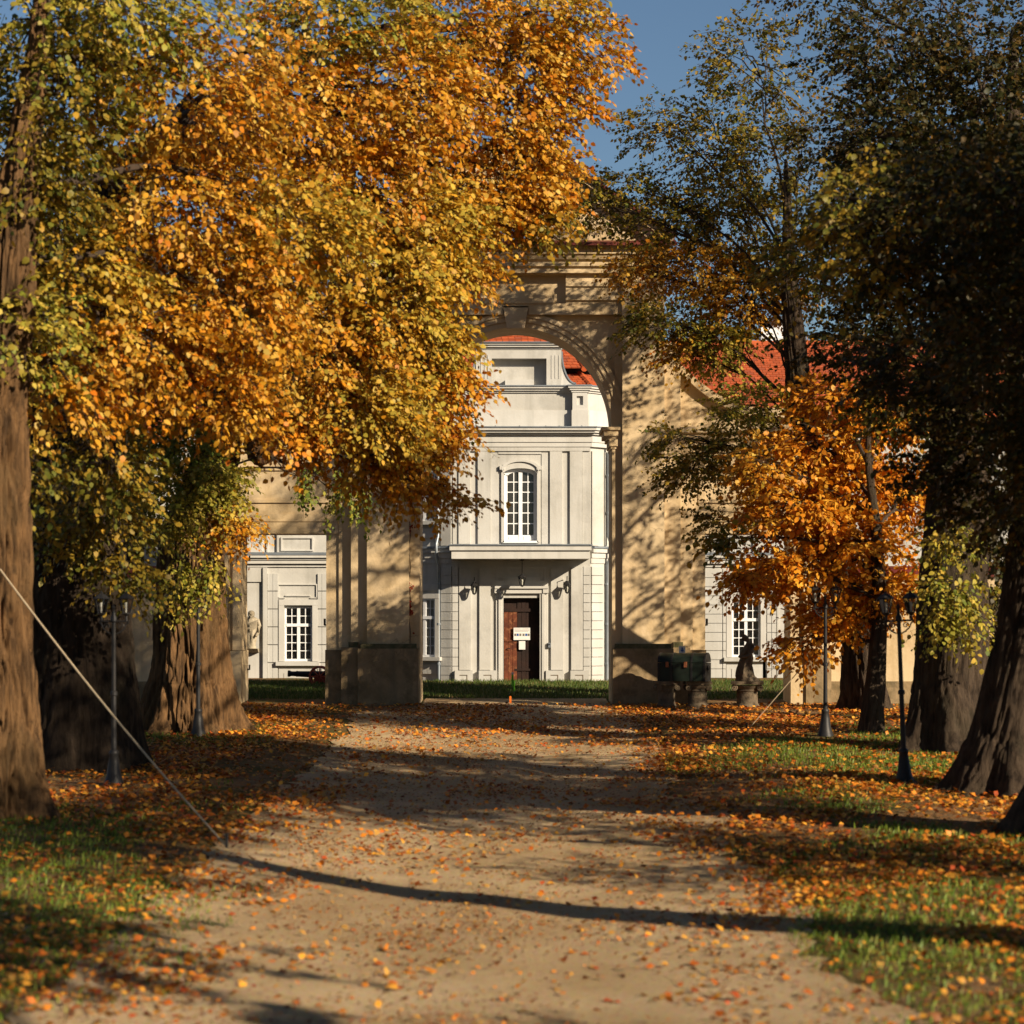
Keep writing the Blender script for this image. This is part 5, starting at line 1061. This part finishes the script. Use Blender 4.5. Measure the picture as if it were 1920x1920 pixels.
# --- trees behind the palace
for i, (x, y, D, h, pal, lab) in enumerate(((1330, 1200, 92, 12.5, 'orange', 'orange autumn tree behind the palace roof near the chimney'), (1190, 1200, 98, 10.5, 'olive', 'olive tree behind the palace roof at the gate pier'), (1560, 1200, 94, 14.5, 'gold', 'golden autumn tree behind the right palace roof'), (620, 1200, 95, 14, 'gold', 'golden autumn tree behind the left palace roof'), (330, 1200, 92, 15, 'olive', 'olive tree far behind the left garden wall'), (1760, 1200, 90, 14, 'dark', 'dark tree far behind the right garden wall'))):
    X = px(x, D); rg = random.Random(i)
    cs = [((X+rg.uniform(-2.6, 2.6), D+rg.uniform(-2, 2), h*.45+rg.uniform(0, h*.5)), (1.5, 1.5, 1.2), 110, pal, dict(lsize=.2, forks=4)) for _ in range(13)]
    tree('autumn_tree', lab, (X, D), [(0,0,0),(0,0,3),(.1,0,6),(0,0,h*.85)], [.3,.26,.2,.06], cs, 50+i, group='trees behind the palace', nu=24, nv=24, bark=M_barkd, shape=1)

for i, (x, D, h, lab) in enumerate(((70, 64.5, 15, 'olive-leaved tree above the garden wall at the far left'), (250, 66, 15.5, 'olive-leaved tree above the garden wall behind the left trunks'))):
    X = px(x, D); rg = random.Random(70+i)
    cs = [((X+rg.uniform(-2.2, 2.2), D+rg.uniform(-1.6, 1.6), 4.5+rg.uniform(0, h-5)), (1.4, 1.4, 1.2), 120, 'olive', dict(lsize=.15, forks=4)) for _ in range(17)]
    tree('courtyard_tree', lab, (X, D), [(0,0,0),(0,0,3),(.1,0,6),(0,0,h*.9)], [.3,.26,.2,.05], cs, 80+i, group='trees behind the garden wall', nu=24, nv=24, bark=M_barkd, shape=1)
# ------------------------------------------------------------------ ropes
def rope(pts, r, lab, X0):
    o = thing('rope', lab, 'rope', X0)
    MB().tube(pts, r, 6).obj('cord', M_rope, o)
    MB().lathe([(.02, -.15), (.02, .12), (.028, .13), (.02, .16)], 6, X0).obj('peg', M_iron, o)
a = Vector((px(425, 29.8), 29.8, gz(-3.56, 29.8)+.03)); b = Vector((-6.98, 32.72, 2.80))
rope([a.lerp(b, t/16)-Vector((0, 0, .10*math.sin(math.pi*t/16))) for t in range(17)], .013, 'long pale rope slanting down from the left trunk to the grass', tuple(a))
a = Vector((px(1400, 49.3), 49.3, gz(4.7, 49.3)+.03)); b = Vector((7.33, 48.7, gz(7.2, 48.7)+3.25))
rope([a.lerp(b, t/12)-Vector((0, 0, .05*math.sin(math.pi*t/12))) for t in range(13)], .009, 'thin pale rope slanting from the orange tree to the leafy ground', tuple(a))

# ------------------------------------------------------------------ fallen leaves, grass, creeper
rng = np.random.default_rng(99)
def gzv(x, y): return np.array([gz(a, b) for a, b in zip(x, y)])
n = 230000
lx = rng.uniform(-11, 11, n); ly = 15+43*rng.random(n)**.9
nz_ = np.array([mnoise.noise(Vector((a*.45, b*.3, 2)))+.5*mnoise.noise(Vector((a*1.5, b*1.0, 6))) for a, b in zip(lx, ly)])
side = np.clip((np.abs(lx+.25)+.9*nz_-1.6)/1.8, 0, 1)
den = .06+.22*np.clip(nz_*1.6, 0, 1)+side*np.where(lx > 0, .75, .42)*np.clip(.62+nz_*1.9, .06, 1)
den = np.where((ly > 50) & (np.abs(lx) < 8), np.maximum(den, .34+.5*nz_), den)
den = np.where((ly < 27) & (np.abs(lx) < 2.6), den*.6, den)
den = np.where((lx > 3.4) & (lx < 8.2) & (ly > 39.5) & (ly < 47.2), den*.35, den)   # open grass between the right lamp posts
k = rng.random(n) < den; lx, ly = lx[k], ly[k]; n = len(lx)
pos = np.stack([lx, ly, gzv(lx, ly)+.026+.022*rng.random(n)], 1)
a = rng.random(n)*6.283; d = np.stack([np.cos(a), np.sin(a), rng.normal(size=n)*.35], 1); up = np.stack([rng.normal(size=n)*.45, rng.normal(size=n)*.45, np.ones(n)], 1)
pc = np.array([(.54,.18,.02),(.40,.10,.015),(.58,.27,.035),(.20,.075,.025),(.42,.22,.05),(.32,.055,.012)]); col = pc[rng.choice(6, n, p=[.3,.2,.17,.15,.1,.08])]*(.7+.5*rng.random((n, 1)))
shape = LEAF4.copy(); shape[1, 2] = shape[3, 2] = .16; shape[2, 2] = .10
V, T_, C = leaves(pos, d, up, .035+.08*rng.random(n)**.8, np.clip(col*1.15, 0, .8), shape, LTRI4)
n = 70000; cx_ = rng.normal(size=n)*2.6; cy_ = 15+43*rng.random(n)
nz_ = np.array([mnoise.noise(Vector((a*.6, b*.35, 22)))+.5*mnoise.noise(Vector((a*2., b*1.2, 26))) for a, b in zip(cx_, cy_)])
k = rng.random(n) < .30+.9*nz_; cx_, cy_ = cx_[k], cy_[k]; n = len(cx_)          # crushed scraps of leaf on the drive
a = rng.random(n)*6.283; pos = np.stack([cx_, cy_, gzv(cx_, cy_)+.026], 1); d = np.stack([np.cos(a), np.sin(a), rng.normal(size=n)*.3], 1); up = np.stack([rng.normal(size=n)*.4, rng.normal(size=n)*.4, np.ones(n)], 1)
V2, T2_, C2 = leaves(pos, d, up, .02+.035*rng.random(n), pc[rng.choice(6, n, p=[.15,.2,.1,.3,.2,.05])]*(.6+.6*rng.random((n, 1))), shape, LTRI4)
T_ = np.concatenate([T_, T2_+len(V)]); V = np.concatenate([V, V2]); C = np.concatenate([C, C2])
o = bpy.data.objects.new('fallen_leaves', mesh_np('fallen_leaves', V, T_, C, M_litter)); link(o); o['kind'] = 'stuff'; tag(o, 'orange and brown fallen leaves strewn over the drive and verges', 'leaves')
def grass(name, lab, x, y, h0, h1, greens, seed):
    rng = np.random.default_rng(seed); n = len(x); pos = np.stack([x, y, gzv(x, y)-.005], 1)
    a = rng.random(n)*6.283; lean = rng.random(n)*.6
    tip = np.stack([np.cos(a)*lean, np.sin(a)*lean, np.ones(n)], 1)*(h0+(h1-h0)*rng.random(n))[:, None]
    s = np.stack([np.sin(a+.8), -np.cos(a+.8), np.zeros(n)], 1)*(.005+.006*rng.random(n))[:, None]
    V = np.stack([pos-s, pos+s, pos+tip*.55+s*.8-np.array([0, 0, .0]), pos+tip*.55-s*.8, pos+tip+np.stack([np.cos(a), np.sin(a), -np.ones(n)*.3], 1)*.02], 1)
    T_ = (np.arange(n)[:, None, None]*5+np.array([(0,1,2),(0,2,3),(3,2,4)])[None]).reshape(-1, 3)
    c = np.array(greens)[rng.choice(len(greens), n)]*(.7+.6*rng.random((n, 1)))
    o = bpy.data.objects.new(name, mesh_np(name, V.reshape(-1, 3), T_, np.repeat(c, 5, 0), M_grass)); link(o); o['kind'] = 'stuff'; tag(o, lab, 'grass')
G1 = [(.13,.20,.025),(.18,.25,.03),(.09,.15,.02),(.26,.26,.05)]
n = 42000; gx_ = rng.uniform(-9, 9, n); gy_ = rng.uniform(60.3, 68.9, n)
grass('courtyard_lawn', 'short green lawn between the gate and the palace', gx_, gy_, .05, .13, [(.06,.11,.02),(.09,.14,.025),(.05,.085,.016),(.16,.17,.05)], 5)
n = 160000; gx_ = np.concatenate([rng.uniform(2.6, 11, n*3//5), rng.uniform(-11, -2.8, n*2//5)]); gy_ = 15+36*rng.random(len(gx_))
m_ = np.array([mnoise.noise(Vector((a*.38, b*.2, 12)))+.45*mnoise.noise(Vector((a*1.4, b*.8, 16))) for a, b in zip(gx_, gy_)])
pref = np.where(gx_ > 0, np.where(gy_ > 51, -1, np.where(gy_ < 31, .35, np.where((gy_ > 39) & (gy_ < 47.5) & (gx_ < 8.2), .30, -.12))), np.where(gy_ < 31.5, .30, np.where(gy_ > 45, -.05, -.30)))
edge = np.clip((np.abs(gx_+.2)-2.9)/1.6, 0, 1)
k = (m_+pref+rng.random(len(m_))*.3-.5*(1-edge)) > .12; gx_, gy_ = gx_[k], gy_[k]
grass('verge_grass', 'tufts of green grass between fallen leaves on the verges', gx_, gy_, .03, .11, G1, 6)
cr_ = thing('creeper', 'few small red creeper leaves clinging to the inner edge of the left gate pier', 'creeper', (-GX(199), YC-.15, GZ(1200)))
rg = np.random.default_rng(3); cpx = []
for y, q in ((985, 9), (996, 12), (1098, 7), (1128, 8), (1142, 16), (1150, 10), (1190, 3)):
    for _ in range(q): cpx.append((-GX(199)+rg.normal()*.04, YC-.17-rg.random()*.03, GZ(y)+rg.normal()*.05))
cpx = np.array(cpx); n = len(cpx)
V, T_, C = leaves(cpx, rg.normal(size=(n, 3))*.5+np.array([0, 0, -1.]), rg.normal(size=(n, 3))*.4+np.array([0, -1., .2]), .05+.03*rg.random(n), np.array([(.30,.04,.015)])*(.6+.7*rg.random((n, 1))))
o = bpy.data.objects.new('leaves', mesh_np('leaves', V, T_, C, M_leaf)); link(o); attach(o, cr_); o['kind'] = 'stuff'
MB().tube([(-GX(199)+.02*math.sin(i*1.3), YC-.152, GZ(1206)+.17*i) for i in range(18)], .006, 5).obj('stem', M_twig, cr_)

for o in bpy.data.objects:
    if '_w' in o: del o['_w']
